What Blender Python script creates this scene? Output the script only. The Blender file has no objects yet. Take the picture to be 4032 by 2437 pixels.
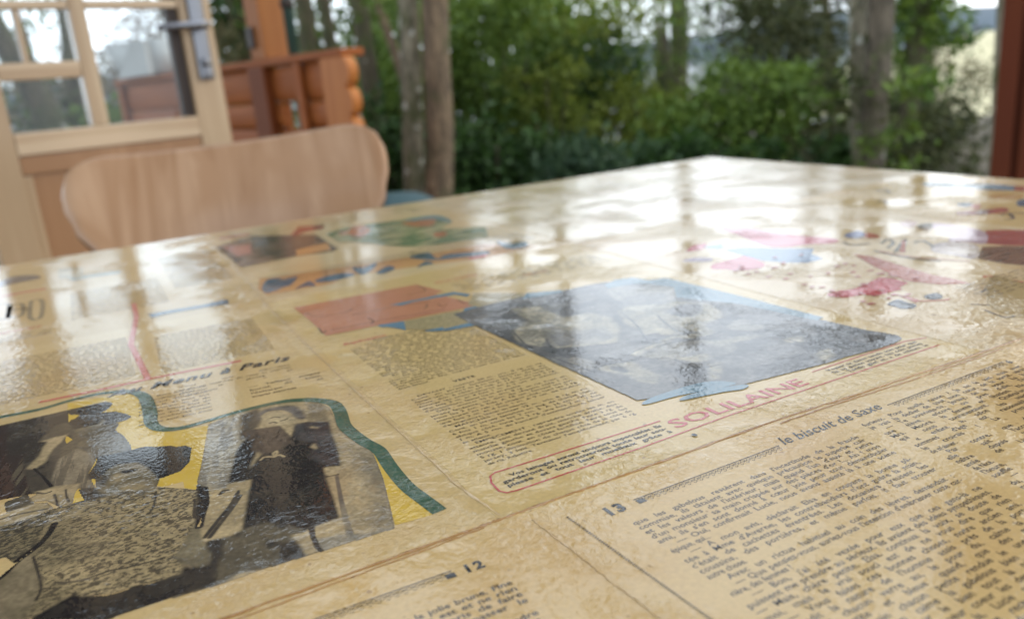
import bpy, bmesh, math, random
import numpy as np
from mathutils import Vector, Matrix

random.seed(7)
rng = np.random.default_rng(11)
R = math.radians
scene = bpy.context.scene
C = scene.collection

# ------------------------------------------------------------------ camera
TABLE_Z = 0.73
cam_d = bpy.data.cameras.new('camera')
cam = bpy.data.objects.new('camera', cam_d)
C.objects.link(cam)
right = Vector((0.99649286, -0.02334537, -0.0803553))
up = Vector((0.08367784, 0.27801264, 0.9569258))
fwd = Vector((0.0, 0.96029369, -0.27899111))
cam.matrix_world = Matrix(((right.x, up.x, -fwd.x, 0), (right.y, up.y, -fwd.y, 0), (right.z, up.z, -fwd.z, 0.86), (0, 0, 0, 1)))
cam_d.sensor_width = 36
cam_d.lens = 28.57
cam_d.clip_start = 0.02
cam_d.clip_end = 9000
cam_d.dof.use_dof = True
cam_d.dof.focus_distance = 0.285
cam_d.dof.aperture_fstop = 9.6
scene.camera = cam

# ------------------------------------------------------------------ sky, sun, exposure
SUN_EL, SUN_AZ = 22.0, 66.0            # azimuth clockwise from +Y
world = bpy.data.worlds.new('World')
scene.world = world
world.use_nodes = True
wn, wl = world.node_tree.nodes, world.node_tree.links
wn.clear()
w_out = wn.new('ShaderNodeOutputWorld')
w_bg = wn.new('ShaderNodeBackground')
sky = wn.new('ShaderNodeTexSky')
sky.sky_type = 'NISHITA'
sky.sun_disc = False
sky.sun_elevation = R(SUN_EL)
sky.sun_rotation = R(SUN_AZ)
sky.air_density = 1.0
sky.dust_density = 2.5
w_tc = wn.new('ShaderNodeTexCoord')
w_nz = wn.new('ShaderNodeTexNoise')
w_nz.inputs['Scale'].default_value = 2.2
w_nz.inputs['Detail'].default_value = 6
w_map = wn.new('ShaderNodeMapping')
w_map.inputs['Scale'].default_value = (1, 1, 3)
wl.new(w_tc.outputs['Generated'], w_map.inputs['Vector'])
wl.new(w_map.outputs['Vector'], w_nz.inputs['Vector'])
w_rmp = wn.new('ShaderNodeValToRGB')       # cloud cover: mostly closed
w_rmp.color_ramp.elements[0].position = 0.36
w_rmp.color_ramp.elements[0].color = (0.72, 0.72, 0.72, 1)
w_rmp.color_ramp.elements[1].position = 0.6
w_rmp.color_ramp.elements[1].color = (1, 1, 1, 1)
wl.new(w_nz.outputs['Fac'], w_rmp.inputs['Fac'])
w_dot = wn.new('ShaderNodeVectorMath')
w_dot.operation = 'DOT_PRODUCT'
w_dot.inputs[1].default_value = (math.sin(R(SUN_AZ)), math.cos(R(SUN_AZ)), 0.1)
wl.new(w_tc.outputs['Generated'], w_dot.inputs[0])
w_mr = wn.new('ShaderNodeMapRange')
w_mr.inputs['From Min'].default_value = 0.78
w_mr.inputs['From Max'].default_value = 1.0
wl.new(w_dot.outputs['Value'], w_mr.inputs['Value'])
w_cl = wn.new('ShaderNodeMix')
w_cl.data_type = 'RGBA'
w_cl.inputs[6].default_value = (21.0, 23.2, 25.6, 1)
w_cl.inputs[7].default_value = (25.0, 21.5, 15.5, 1)
wl.new(w_mr.outputs['Result'], w_cl.inputs['Factor'])
w_mx = wn.new('ShaderNodeMix')
w_mx.data_type = 'RGBA'
wl.new(w_rmp.outputs['Color'], w_mx.inputs['Factor'])
wl.new(sky.outputs['Color'], w_mx.inputs[6])
wl.new(w_cl.outputs[2], w_mx.inputs[7])
wl.new(w_mx.outputs[2], w_bg.inputs['Color'])
w_bg.inputs['Strength'].default_value = 0.1
wl.new(w_bg.outputs['Background'], w_out.inputs['Surface'])

sun_d = bpy.data.lights.new('sun', 'SUN')
sun_d.energy = 0.5
sun_d.angle = R(25)
sun_d.color = (1.0, 0.93, 0.82)
sun = bpy.data.objects.new('sun', sun_d)
C.objects.link(sun)
sun.rotation_euler = (R(90 - SUN_EL), 0, R(180 - SUN_AZ))

scene.view_settings.view_transform = 'Standard'
scene.view_settings.look = 'None'
scene.view_settings.exposure = 0.24
scene.view_settings.gamma = 1.0
scene.render.engine = 'CYCLES'
scene.cycles.use_denoising = True
scene.cycles.max_bounces = 8
scene.cycles.adaptive_threshold = 0.006
scene.cycles.transparent_max_bounces = 16
scene.cycles.sample_clamp_indirect = 6

# ------------------------------------------------------------------ helpers
def lin(r, g, b):
    f = lambda c: (c / 255 / 12.92) if c <= 10 else ((c / 255 + 0.055) / 1.055) ** 2.4
    return (f(r), f(g), f(b), 1.0)

def new_mat(name):
    m = bpy.data.materials.new(name)
    m.use_nodes = True
    return m, m.node_tree.nodes, m.node_tree.links, m.node_tree.nodes['Principled BSDF']

def mix_node(n, l, fac, a, b, blend='MIX'):
    x = n.new('ShaderNodeMix')
    x.data_type = 'RGBA'
    x.blend_type = blend
    for sock, val in ((x.inputs['Factor'], fac), (x.inputs[6], a), (x.inputs[7], b)):
        if hasattr(val, 'links') or isinstance(val, bpy.types.NodeSocket):
            l.new(val, sock)
        else:
            sock.default_value = val
    return x.outputs[2]

def link_mesh(name, me, mat=None, parent=None, smooth=False):
    o = bpy.data.objects.new(name, me)
    C.objects.link(o)
    if mat is not None:
        me.materials.append(mat)
    if parent is not None:
        o.parent = parent
    if smooth:
        me.polygons.foreach_set('use_smooth', [True] * len(me.polygons))
    return o

def obj_bm(name, bm, mat=None, parent=None, smooth=False):
    me = bpy.data.meshes.new(name)
    bm.to_mesh(me)
    bm.free()
    return link_mesh(name, me, mat, parent, smooth)

def obj_np(name, verts, faces, mat=None, parent=None, smooth=False):
    me = bpy.data.meshes.new(name)
    me.from_pydata(verts, [], faces)
    me.update()
    return link_mesh(name, me, mat, parent, smooth)

def tag(o, label=None, cat=None, group=None, kind=None):
    for k, v in (('label', label), ('category', cat), ('group', group), ('kind', kind)):
        if v:
            o[k] = v
    return o

def thing(name, label, cat, loc=(0, 0, 0), rotz=0.0, group=None):
    o = bpy.data.objects.new(name, None)
    o.empty_display_size = 0.1
    C.objects.link(o)
    o.location = loc
    o.rotation_euler = (0, 0, rotz)
    return tag(o, label, cat, group)

def add_box(bm, x0, x1, y0, y1, z0, z1, bevel=0.0):
    vs = [bm.verts.new(p) for p in ((x0, y0, z0), (x1, y0, z0), (x1, y1, z0), (x0, y1, z0), (x0, y0, z1), (x1, y0, z1), (x1, y1, z1), (x0, y1, z1))]
    fs = [bm.faces.new([vs[i] for i in q]) for q in ((3, 2, 1, 0), (4, 5, 6, 7), (0, 1, 5, 4), (1, 2, 6, 5), (2, 3, 7, 6), (3, 0, 4, 7))]
    if bevel > 0:
        es = list({e for f in fs for e in f.edges})
        bmesh.ops.bevel(bm, geom=es, offset=bevel, segments=2, affect='EDGES', profile=0.7)
    return bm

def box(name, dims, mat, parent, bevel=0.003):
    bm = bmesh.new()
    add_box(bm, *dims, bevel=bevel)
    return obj_bm(name, bm, mat, parent)

def tube_np(path, radii, seg=12, noise=0.0, seed=0):
    """tapered tube along a list of points; returns verts, faces"""
    rg = np.random.default_rng(seed)
    P = [Vector(p) for p in path]
    verts, faces = [], []
    ref = Vector((0.31, 0.95, 0.12)).normalized()
    ph = rg.uniform(0, 6.28, 6)
    for i, p in enumerate(P):
        t = (P[min(i + 1, len(P) - 1)] - P[max(i - 1, 0)]).normalized()
        a = t.cross(ref)
        if a.length < 1e-3:
            a = t.cross(Vector((1, 0, 0)))
        a.normalize()
        b = t.cross(a)
        for k in range(seg):
            th = 2 * math.pi * k / seg
            rr = radii[i] * (1 + noise * (math.sin(3 * th + ph[0] + i * 0.35) + 0.7 * math.sin(5 * th + ph[1] - i * 0.5) + 0.6 * math.sin(2 * th + ph[2] + i * 0.9)))
            verts.append(p + (a * math.cos(th) + b * math.sin(th)) * rr)
    for i in range(len(P) - 1):
        for k in range(seg):
            k2 = (k + 1) % seg
            faces.append((i * seg + k, i * seg + k2, (i + 1) * seg + k2, (i + 1) * seg + k))
    faces.append(tuple(range(seg))[::-1])
    faces.append(tuple((len(P) - 1) * seg + k for k in range(seg)))
    return [tuple(v) for v in verts], faces

def tube(name, path, radii, mat, parent, seg=12, noise=0.0, seed=0):
    if not hasattr(radii, '__len__'):
        radii = [radii] * len(path)
    v, f = tube_np(path, radii, seg, noise, seed)
    return obj_np(name, v, f, mat, parent, True)

def lathe(name, prof, mat, parent, seg=32, loc=(0, 0, 0)):
    verts, faces = [], []
    for r, z in prof:
        for k in range(seg):
            a = 2 * math.pi * k / seg
            verts.append((loc[0] + r * math.cos(a), loc[1] + r * math.sin(a), loc[2] + z))
    for i in range(len(prof) - 1):
        for k in range(seg):
            k2 = (k + 1) % seg
            faces.append((i * seg + k, i * seg + k2, (i + 1) * seg + k2, (i + 1) * seg + k))
    return obj_np(name, verts, faces, mat, parent, True)

# ------------------------------------------------------------------ materials of the surroundings
def wood_mat(name, dark, light, axis=0, scale=1.0, rough=0.45, coat=0.0, ring=9.0):
    m, n, l, b = new_mat(name)
    tc = n.new('ShaderNodeTexCoord')
    mp = n.new('ShaderNodeMapping')
    s = [14.0 * scale] * 3
    s[axis] = 0.9 * scale
    mp.inputs['Scale'].default_value = s
    l.new(tc.outputs['Object'], mp.inputs['Vector'])
    nz = n.new('ShaderNodeTexNoise')
    nz.inputs['Scale'].default_value = 1.0
    nz.inputs['Detail'].default_value = 5
    nz.inputs['Distortion'].default_value = 0.6
    l.new(mp.outputs['Vector'], nz.inputs['Vector'])
    ma = n.new('ShaderNodeMath'); ma.operation = 'MULTIPLY'
    ma.inputs[1].default_value = ring
    l.new(nz.outputs['Fac'], ma.inputs[0])
    sn = n.new('ShaderNodeMath'); sn.operation = 'SINE'
    l.new(ma.outputs[0], sn.inputs[0])
    mr = n.new('ShaderNodeMapRange')
    mr.inputs['From Min'].default_value = -1
    l.new(sn.outputs[0], mr.inputs['Value'])
    col = mix_node(n, l, mr.outputs['Result'], dark, light)
    n2 = n.new('ShaderNodeTexNoise')
    n2.inputs['Scale'].default_value = 2.3
    l.new(tc.outputs['Object'], n2.inputs['Vector'])
    r2 = n.new('ShaderNodeMapRange')
    r2.inputs['To Min'].default_value = 0.72
    r2.inputs['To Max'].default_value = 1.2
    l.new(n2.outputs['Fac'], r2.inputs['Value'])
    col2 = mix_node(n, l, 1.0, col, r2.outputs['Result'], 'MULTIPLY')
    l.new(col2, b.inputs['Base Color'])
    b.inputs['Roughness'].default_value = rough
    b.inputs['Specular IOR Level'].default_value = 0.25
    b.inputs['Coat Weight'].default_value = coat
    b.inputs['Coat Roughness'].default_value = 0.18
    bp = n.new('ShaderNodeBump')
    bp.inputs['Strength'].default_value = 0.25
    bp.inputs['Distance'].default_value = 0.002
    l.new(mr.outputs['Result'], bp.inputs['Height'])
    l.new(bp.outputs['Normal'], b.inputs['Normal'])
    return m

def plain_mat(name, col, rough=0.5, metal=0.0, var=0.12, scale=8.0, bump=0.0):
    m, n, l, b = new_mat(name)
    tc = n.new('ShaderNodeTexCoord')
    nz = n.new('ShaderNodeTexNoise')
    nz.inputs['Scale'].default_value = scale
    nz.inputs['Detail'].default_value = 6
    l.new(tc.outputs['Object'], nz.inputs['Vector'])
    mr = n.new('ShaderNodeMapRange')
    mr.inputs['To Min'].default_value = 1 - 2 * var
    mr.inputs['To Max'].default_value = 1 + 2 * var
    l.new(nz.outputs['Fac'], mr.inputs['Value'])
    l.new(mix_node(n, l, 1.0, col, mr.outputs['Result'], 'MULTIPLY'), b.inputs['Base Color'])
    b.inputs['Roughness'].default_value = rough
    b.inputs['Metallic'].default_value = metal
    if bump:
        bp = n.new('ShaderNodeBump')
        bp.inputs['Distance'].default_value = bump
        l.new(nz.outputs['Fac'], bp.inputs['Height'])
        l.new(bp.outputs['Normal'], b.inputs['Normal'])
    return m

def bark_mat(name, base, dark, lichen, lich_amt, moss=(0.05, 0.06, 0.015, 1), moss_amt=0.3):
    m, n, l, b = new_mat(name)
    tc = n.new('ShaderNodeTexCoord')
    mp = n.new('ShaderNodeMapping')
    mp.inputs['Scale'].default_value = (24, 24, 8)
    l.new(tc.outputs['Object'], mp.inputs['Vector'])
    nz = n.new('ShaderNodeTexNoise'); nz.inputs['Scale'].default_value = 1; nz.inputs['Detail'].default_value = 8; nz.inputs['Roughness'].default_value = 0.65; nz.inputs['Distortion'].default_value = 0.8
    l.new(mp.outputs['Vector'], nz.inputs['Vector'])
    br = n.new('ShaderNodeMapRange'); br.inputs['From Min'].default_value = 0.38; br.inputs['From Max'].default_value = 0.62
    l.new(nz.outputs['Fac'], br.inputs['Value'])
    c = mix_node(n, l, br.outputs['Result'], dark, base)
    def patch(scale, lo, hi, seed):
        q = n.new('ShaderNodeTexNoise'); q.noise_dimensions = '4D'
        q.inputs['Scale'].default_value = scale; q.inputs['Detail'].default_value = 3; q.inputs['W'].default_value = seed
        l.new(tc.outputs['Object'], q.inputs['Vector'])
        k = n.new('ShaderNodeMapRange')
        k.inputs['From Min'].default_value = lo; k.inputs['From Max'].default_value = hi
        l.new(q.outputs['Fac'], k.inputs['Value'])
        return k.outputs['Result']
    c = mix_node(n, l, patch(5, 0.62 - moss_amt * 0.3, 0.75 - moss_amt * 0.2, 1), c, moss)
    c = mix_node(n, l, patch(13, 0.7 - lich_amt * 0.3, 0.76 - lich_amt * 0.3, 4), c, lichen)
    l.new(c, b.inputs['Base Color'])
    b.inputs['Roughness'].default_value = 0.85
    bp = n.new('ShaderNodeBump'); bp.inputs['Distance'].default_value = 0.012
    l.new(nz.outputs['Fac'], bp.inputs['Height'])
    l.new(bp.outputs['Normal'], b.inputs['Normal'])
    return m

def leaf_mat(name, c1, c2, rough=0.45, trans=0.16):
    m, n, l, b = new_mat(name)
    g = n.new('ShaderNodeNewGeometry')
    col = mix_node(n, l, g.outputs['Random Per Island'], c1, c2)
    l.new(col, b.inputs['Base Color'])
    b.inputs['Roughness'].default_value = rough + .15
    b.inputs['Specular IOR Level'].default_value = 0.22
    tr = n.new('ShaderNodeBsdfTranslucent')
    hs = n.new('ShaderNodeHueSaturation')
    hs.inputs['Saturation'].default_value = 1.15
    hs.inputs['Value'].default_value = 1.5
    l.new(col, hs.inputs['Color'])
    l.new(hs.outputs['Color'], tr.inputs['Color'])
    ms = n.new('ShaderNodeMixShader')
    ms.inputs['Fac'].default_value = trans
    l.new(b.outputs['BSDF'], ms.inputs[1])
    l.new(tr.outputs['BSDF'], ms.inputs[2])
    l.new(ms.outputs['Shader'], n['Material Output'].inputs['Surface'])
    return m

M = {}
M['pine'] = wood_mat('pale_pine', (0.42, 0.29, 0.17, 1), (0.56, 0.42, 0.27, 1), axis=2, rough=0.4, coat=0.25)
M['pine_h'] = wood_mat('pale_pine_rail', (0.42, 0.28, 0.16, 1), (0.58, 0.43, 0.28, 1), axis=0, rough=0.4, coat=0.25, ring=14)
M['pine_p'] = wood_mat('pink_pine_panel', (0.33, 0.175, 0.085, 1), (0.42, 0.24, 0.125, 1), axis=2, rough=0.4, coat=0.25)
M['log'] = wood_mat('stained_log', (0.27, 0.075, 0.014, 1), (0.42, 0.13, 0.026, 1), axis=0, rough=0.6)
M['log_end'] = wood_mat('orange_log_end', (0.42, 0.14, 0.030, 1), (0.52, 0.20, 0.05, 1), axis=2, rough=0.5)
M['post'] = wood_mat('orange_post', (0.34, 0.125, 0.036, 1), (0.45, 0.19, 0.062, 1), axis=2, rough=0.55)
M['redwood'] = wood_mat('dark_red_post', (0.10, 0.020, 0.004, 1), (0.15, 0.036, 0.007, 1), axis=2, rough=0.7)
M['log_dark'] = wood_mat('dark_stained_log', (0.15, 0.038, 0.008, 1), (0.23, 0.062, 0.013, 1), axis=2, rough=0.6)
M['roofwood'] = wood_mat('roof_board', (0.12, 0.05, 0.02, 1), (0.2, 0.09, 0.035, 1), axis=0, rough=0.5)
M['deck'] = wood_mat('deck_board', (0.16, 0.10, 0.06, 1), (0.24, 0.16, 0.10, 1), axis=0, rough=0.7)
M['steel'] = plain_mat('satin_steel', (0.22, 0.225, 0.245, 1), 0.38, 1.0, 0.05, 30)
M['chrome'] = plain_mat('chrome', (0.7, 0.7, 0.7, 1), 0.15, 1.0, 0.03, 30)
M['iron'] = plain_mat('dark_iron', (0.035, 0.022, 0.016, 1), 0.5, 0.3, 0.1, 20)
M['green_pipe'] = plain_mat('dark_green_paint', (0.012, 0.04, 0.03, 1), 0.4)
M['teal'] = plain_mat('teal_plastic', (0.012, 0.045, 0.052, 1), 0.7, 0, 0.06, 4)
M['white_cloth'] = plain_mat('white_fabric', (0.5, 0.51, 0.5, 1), 0.8, 0, 0.06, 5)
M['soil'] = plain_mat('leaf_litter', (0.045, 0.035, 0.018, 1), 0.95, 0, 0.3, 3.0, 0.03)
M['slope'] = plain_mat('rough_slope', (0.07, 0.075, 0.03, 1), 0.95, 0, 0.25, 0.05)
M['field'] = plain_mat('pale_winter_field', (0.40, 0.36, 0.22, 1), 0.95, 0, 0.1, 0.03)
M['hill'] = plain_mat('haze_blue_hill', (0.055, 0.078, 0.10, 1), 0.95, 0, 0.2, 0.004)  # distance haze put into the base colour as blue grey
M['bark_brown'] = bark_mat('brown_bark', (0.20, 0.14, 0.082, 1), (0.06, 0.042, 0.024, 1), (0.33, 0.31, 0.27, 1), 0.0, moss_amt=0.2)
M['bark_grey'] = bark_mat('grey_mossy_bark', (0.24, 0.215, 0.15, 1), (0.05, 0.045, 0.025, 1), (0.45, 0.46, 0.41, 1), 0.30, moss_amt=0.42)
M['bark_olive'] = bark_mat('olive_grey_bark', (0.13, 0.105, 0.072, 1), (0.042, 0.035, 0.022, 1), (0.3, 0.3, 0.26, 1), 0.12, moss_amt=0.35)
M['bark_dark'] = bark_mat('dark_bark', (0.085, 0.065, 0.035, 1), (0.03, 0.024, 0.012, 1), (0.3, 0.3, 0.26, 1), 0.12, moss_amt=0.5)
M['leaf_dark'] = leaf_mat('dark_laurel_leaf', (0.011, 0.028, 0.008, 1), (0.042, 0.085, 0.018, 1), 0.42)
M['leaf_mid'] = leaf_mat('mid_green_leaf', (0.045, 0.085, 0.014, 1), (0.12, 0.175, 0.03, 1), 0.5)
M['leaf_lime'] = leaf_mat('yellow_green_leaf', (0.075, 0.105, 0.014, 1), (0.18, 0.21, 0.035, 1), 0.5)
M['leaf_blue'] = leaf_mat('blue_green_leaf', (0.014, 0.036, 0.016, 1), (0.05, 0.085, 0.04, 1), 0.5)
M['leaf_conifer'] = leaf_mat('conifer_needle', (0.022, 0.03, 0.012, 1), (0.07, 0.075, 0.028, 1), 0.6, 0.15)
M['leaf_olive'] = leaf_mat('olive_brown_twig', (0.06, 0.05, 0.022, 1), (0.13, 0.11, 0.05, 1), 0.7, 0.1)
M['twig_pale'] = leaf_mat('bare_pale_twig', (0.13, 0.10, 0.07, 1), (0.24, 0.2, 0.15, 1), 0.8, 0.1)

# chair plywood
m, n, l, b = new_mat('ash_plywood')
tc = n.new('ShaderNodeTexCoord')
mp = n.new('ShaderNodeMapping'); mp.inputs['Scale'].default_value = (26, 5, 1.6); mp.inputs['Rotation'].default_value = (0, R(8), 0)
l.new(tc.outputs['Object'], mp.inputs['Vector'])
nz = n.new('ShaderNodeTexNoise'); nz.inputs['Scale'].default_value = 1; nz.inputs['Detail'].default_value = 4; nz.inputs['Distortion'].default_value = 1.2
l.new(mp.outputs['Vector'], nz.inputs['Vector'])
n2 = n.new('ShaderNodeTexNoise'); n2.inputs['Scale'].default_value = 5.5; n2.inputs['Distortion'].default_value = 1.5
l.new(tc.outputs['Object'], n2.inputs['Vector'])
ramp = n.new('ShaderNodeValToRGB')
ramp.color_ramp.elements[0].position = 0.35; ramp.color_ramp.elements[0].color = (0.36, 0.20, 0.105, 1)
ramp.color_ramp.elements[1].position = 0.62; ramp.color_ramp.elements[1].color = (0.50, 0.315, 0.19, 1)
l.new(nz.outputs['Fac'], ramp.inputs['Fac'])
r2 = n.new('ShaderNodeMapRange'); r2.inputs['From Min'].default_value = 0.4; r2.inputs['From Max'].default_value = 0.62
l.new(n2.outputs['Fac'], r2.inputs['Value'])
cc = mix_node(n, l, r2.outputs['Result'], ramp.outputs['Color'], (0.42, 0.245, 0.135, 1))
l.new(cc, b.inputs['Base Color'])
b.inputs['Roughness'].default_value = 0.38
b.inputs['Coat Weight'].default_value = 0.3
b.inputs['Specular IOR Level'].default_value = 0.3
b.inputs['Coat Roughness'].default_value = 0.22
M['ply'] = m
M['ply_edge'] = wood_mat('plywood_edge', (0.13, 0.065, 0.03, 1), (0.22, 0.12, 0.055, 1), axis=0, rough=0.6)

# thin glass: straight-through with a Fresnel reflection
m, n, l, b = new_mat('window_glass')
n.remove(b)
tr = n.new('ShaderNodeBsdfTransparent'); tr.inputs['Color'].default_value = (0.93, 0.95, 0.95, 1)
gl = n.new('ShaderNodeBsdfGlossy'); gl.inputs['Roughness'].default_value = 0.02
fr = n.new('ShaderNodeFresnel'); fr.inputs['IOR'].default_value = 1.33
ms = n.new('ShaderNodeMixShader')
l.new(fr.outputs['Fac'], ms.inputs['Fac']); l.new(tr.outputs[0], ms.inputs[1]); l.new(gl.outputs[0], ms.inputs[2])
l.new(ms.outputs[0], n['Material Output'].inputs['Surface'])
M['glass'] = m

m, n, l, b = new_mat('loch_water')
b.inputs['Base Color'].default_value = (0.02, 0.03, 0.035, 1)
b.inputs['Roughness'].default_value = 0.12
b.inputs['IOR'].default_value = 1.33
tc = n.new('ShaderNodeTexCoord'); nz = n.new('ShaderNodeTexNoise'); nz.inputs['Scale'].default_value = 0.2
l.new(tc.outputs['Object'], nz.inputs['Vector'])
bp = n.new('ShaderNodeBump'); bp.inputs['Distance'].default_value = 0.15
l.new(nz.outputs['Fac'], bp.inputs['Height']); l.new(bp.outputs['Normal'], b.inputs['Normal'])
M['water'] = m

# ------------------------------------------------------------------ ground, slope, water, hills
def sheet(name, x0, x1, y0, y1, nx, ny, zf, mat, label=None):
    xs = np.linspace(x0, x1, nx); ys = np.linspace(y0, y1, ny)
    v = [(x, y, zf(x, y)) for y in ys for x in xs]
    f = [(j * nx + i, j * nx + i + 1, (j + 1) * nx + i + 1, (j + 1) * nx + i) for j in range(ny - 1) for i in range(nx - 1)]
    o = obj_np(name, v, f, mat, None, True)
    tag(o, label, None, None, 'structure')
    return o

def ground_z(x, y):
    base = -0.22 + 0.06 * math.sin(x * 1.3 + 0.4) * math.cos(y * 0.9)
    drop = max(0.0, y - 14 + 0.25 * x)
    return base - 22.5 * (1 - math.exp(-drop / 55.0))
sheet('ground', -160, 160, -20, 420, 100, 110, ground_z, M['soil'], 'dark leaf littered garden ground falling away to the water')
sheet('water', -4000, 4000, 150, 4200, 4, 4, lambda x, y: -20.0, M['water'], 'pale water glimpsed beyond the shrubs')
def hill_z(x, y):
    t = (y - 3000) / 1500
    prof = 30 + 130 * math.exp(-((x - 1700) / 900) ** 2) + 42 * math.exp(-((x - 700) / 350) ** 2) + 120 * math.exp(-((x + 1500) / 1200) ** 2) + 12 * math.sin(x / 170)
    return -24 + prof * math.sin(max(0, min(1, t)) * math.pi)
sheet('hills', -3800, 3800, 3000, 4500, 80, 14, hill_z, M['hill'], 'distant hills tinted blue grey for haze')
def field_z(x, y):
    a = math.exp(-((x - 215) / 90) ** 2 - ((y - 330) / 130) ** 2)
    return -24 + 26 * a
sheet('hill_field', 60, 420, 170, 560, 36, 36, field_z, M['field'], 'pale yellow winter field on a hillside')

# ------------------------------------------------------------------ foliage
def leaf_cloud(name, blobs, count, size, mat, parent, seed, droop=0.2, slim=0.45, hollow=0.35):
    """many folded leaves scattered through ellipsoids (cx,cy,cz,rx,ry,rz,weight), in clumps"""
    rg = np.random.default_rng(seed)
    w = np.array([q[6] for q in blobs], float); w /= w.sum()
    nclump = max(6, count // 26)
    which = rg.choice(len(blobs), nclump, p=w)
    B = np.array([q[:6] for q in blobs])[which]
    d = rg.normal(size=(nclump, 3)); d /= np.linalg.norm(d, axis=1)[:, None]
    rad = (hollow + (1 - hollow) * rg.random(nclump) ** 0.6)[:, None] * rg.uniform(0.8, 1.18, (nclump, 1))
    cen = B[:, :3] + d * rad * B[:, 3:]
    ci = rg.integers(0, nclump, count)
    csz = np.minimum(B[ci, 3:].mean(1) * 0.26, 0.3)[:, None]
    P = cen[ci] + rg.normal(size=(count, 3)) * csz * np.array([1, 1, 0.6])
    a = d[ci] * 0.5 + rg.normal(size=(count, 3)) * 0.8
    a[:, 2] -= droop
    a /= np.linalg.norm(a, axis=1)[:, None]
    t = rg.normal(size=(count, 3))
    s = np.cross(a, t); s /= np.linalg.norm(s, axis=1)[:, None]
    nrm = np.cross(a, s)
    L = size * rg.uniform(0.6, 1.35, count)[:, None]
    W = L * slim
    v0 = P; v1 = P + a * L * 0.45 + s * W * 0.5 + nrm * W * 0.12
    v2 = P + a * L; v3 = P + a * L * 0.45 - s * W * 0.5 + nrm * W * 0.12
    V = np.stack([v0, v1, v2, v3], 1).reshape(-1, 3)
    me = bpy.data.meshes.new(name)
    me.vertices.add(len(V)); me.vertices.foreach_set('co', V.astype(np.float32).ravel())
    me.loops.add(count * 4); me.loops.foreach_set('vertex_index', np.arange(count * 4, dtype=np.int32))
    me.polygons.add(count)
    me.polygons.foreach_set('loop_start', np.arange(0, count * 4, 4, dtype=np.int32))
    me.polygons.foreach_set('loop_total', np.full(count, 4, dtype=np.int32))
    me.update(calc_edges=True)
    me.validate()
    o = link_mesh(name, me, mat, parent)
    o['kind'] = 'stuff'
    return o

def gz(x, y):
    return ground_z(x, y)

SPOT = {}
def shrub(name, label, cat, x, y, w, h, mat, count, size, seed, depth=None, group='evergreen shrubs beyond the table', slim=0.45, z0=0.0):
    depth = depth or w * 0.8
    t = thing(name, label, cat, (x, y, gz(x, y)), 0, group)
    rg = np.random.default_rng(seed)
    blobs = [(0, 0, h * 0.42, w * 0.5, depth * 0.5, h * 0.45, 2.0)]
    for k in range(5):
        blobs.append((rg.uniform(-.42, .42) * w, rg.uniform(-.4, .3) * depth, h * rg.uniform(.25, .8), w * rg.uniform(.18, .3), depth * rg.uniform(.2, .3), h * rg.uniform(.16, .26), 0.8))
    leaf_cloud('foliage', blobs, count, size, mat, t, seed, slim=slim)
    for k in range(4):
        a = rg.uniform(0, 6.28); r = w * 0.28
        p = [(rg.uniform(-.08, .08), rg.uniform(-.08, .08), -0.05), (r * .4 * math.cos(a), r * .4 * math.sin(a), h * .35), (r * math.cos(a), r * math.sin(a), h * .75)]
        tube('stem', p, [.022, .015, .006], M['bark_dark'], t, 6)
    return t

def trunk_path(p0, p1, p2=None, wob=0.03, nseg=12, seed=0, ext=3.2):
    """points through the given world points, then on upwards"""
    rg = np.random.default_rng(seed)
    p0, p1 = Vector(p0), Vector(p1)
    d = (p1 - p0)
    d = d / d.z
    out = [p0 - d * (p0.z + 0.35)]
    for i in range(nseg + 1):
        q = p0 + d * ((p1.z - p0.z + ext) * i / nseg)
        out.append(q + Vector((rg.normal() * wob, rg.normal() * wob, 0)))
    return out

def tree(name, label, stems, barks, crown=None, group='trees around the cabin'):
    """stems: list of (bottom point, upper point, radius at bottom, radius at top)"""
    base = Vector(stems[0][0])
    g = gz(base.x, base.y)
    t = thing(name, label, 'tree', (base.x, base.y, g), 0, group)
    off = Vector((base.x, base.y, g))
    for i, (p0, p1, r0, r1) in enumerate(stems):
        path = trunk_path(p0, p1, seed=sum(map(ord, label)) % 997 + i, wob=r0 * 0.09)
        path = [p - off for p in path]
        rad = list(np.linspace(r0 * 1.15, r1, len(path)))
        rad[0] *= 1.5
        tr = tube('trunk', path, rad, M[barks[i]], t, 14, 0.035, i + 3)
        for k in range(5):
            j = 7 + k
            if j < len(path):
                a = rng.uniform(0, 6.28); q = path[j]; ln = rng.uniform(.5, 1.1)
                br = [q, q + Vector((math.cos(a) * ln * .5, math.sin(a) * ln * .5, ln * .3)), q + Vector((math.cos(a) * ln, math.sin(a) * ln, ln * .45))]
                tube('limb', br, [rad[j] * .4, rad[j] * .25, rad[j] * .08], M[barks[i]], tr, 6)
    if crown:
        for (cx, cy, cz, rx, ry, rz, cnt, size, mat, seed) in crown:
            c = Vector((cx, cy, cz)) - off
            leaf_cloud('crown', [(c.x, c.y, c.z, rx, ry, rz, 1)], cnt, size, M[mat], t, seed, hollow=0.15)
    return t

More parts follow.
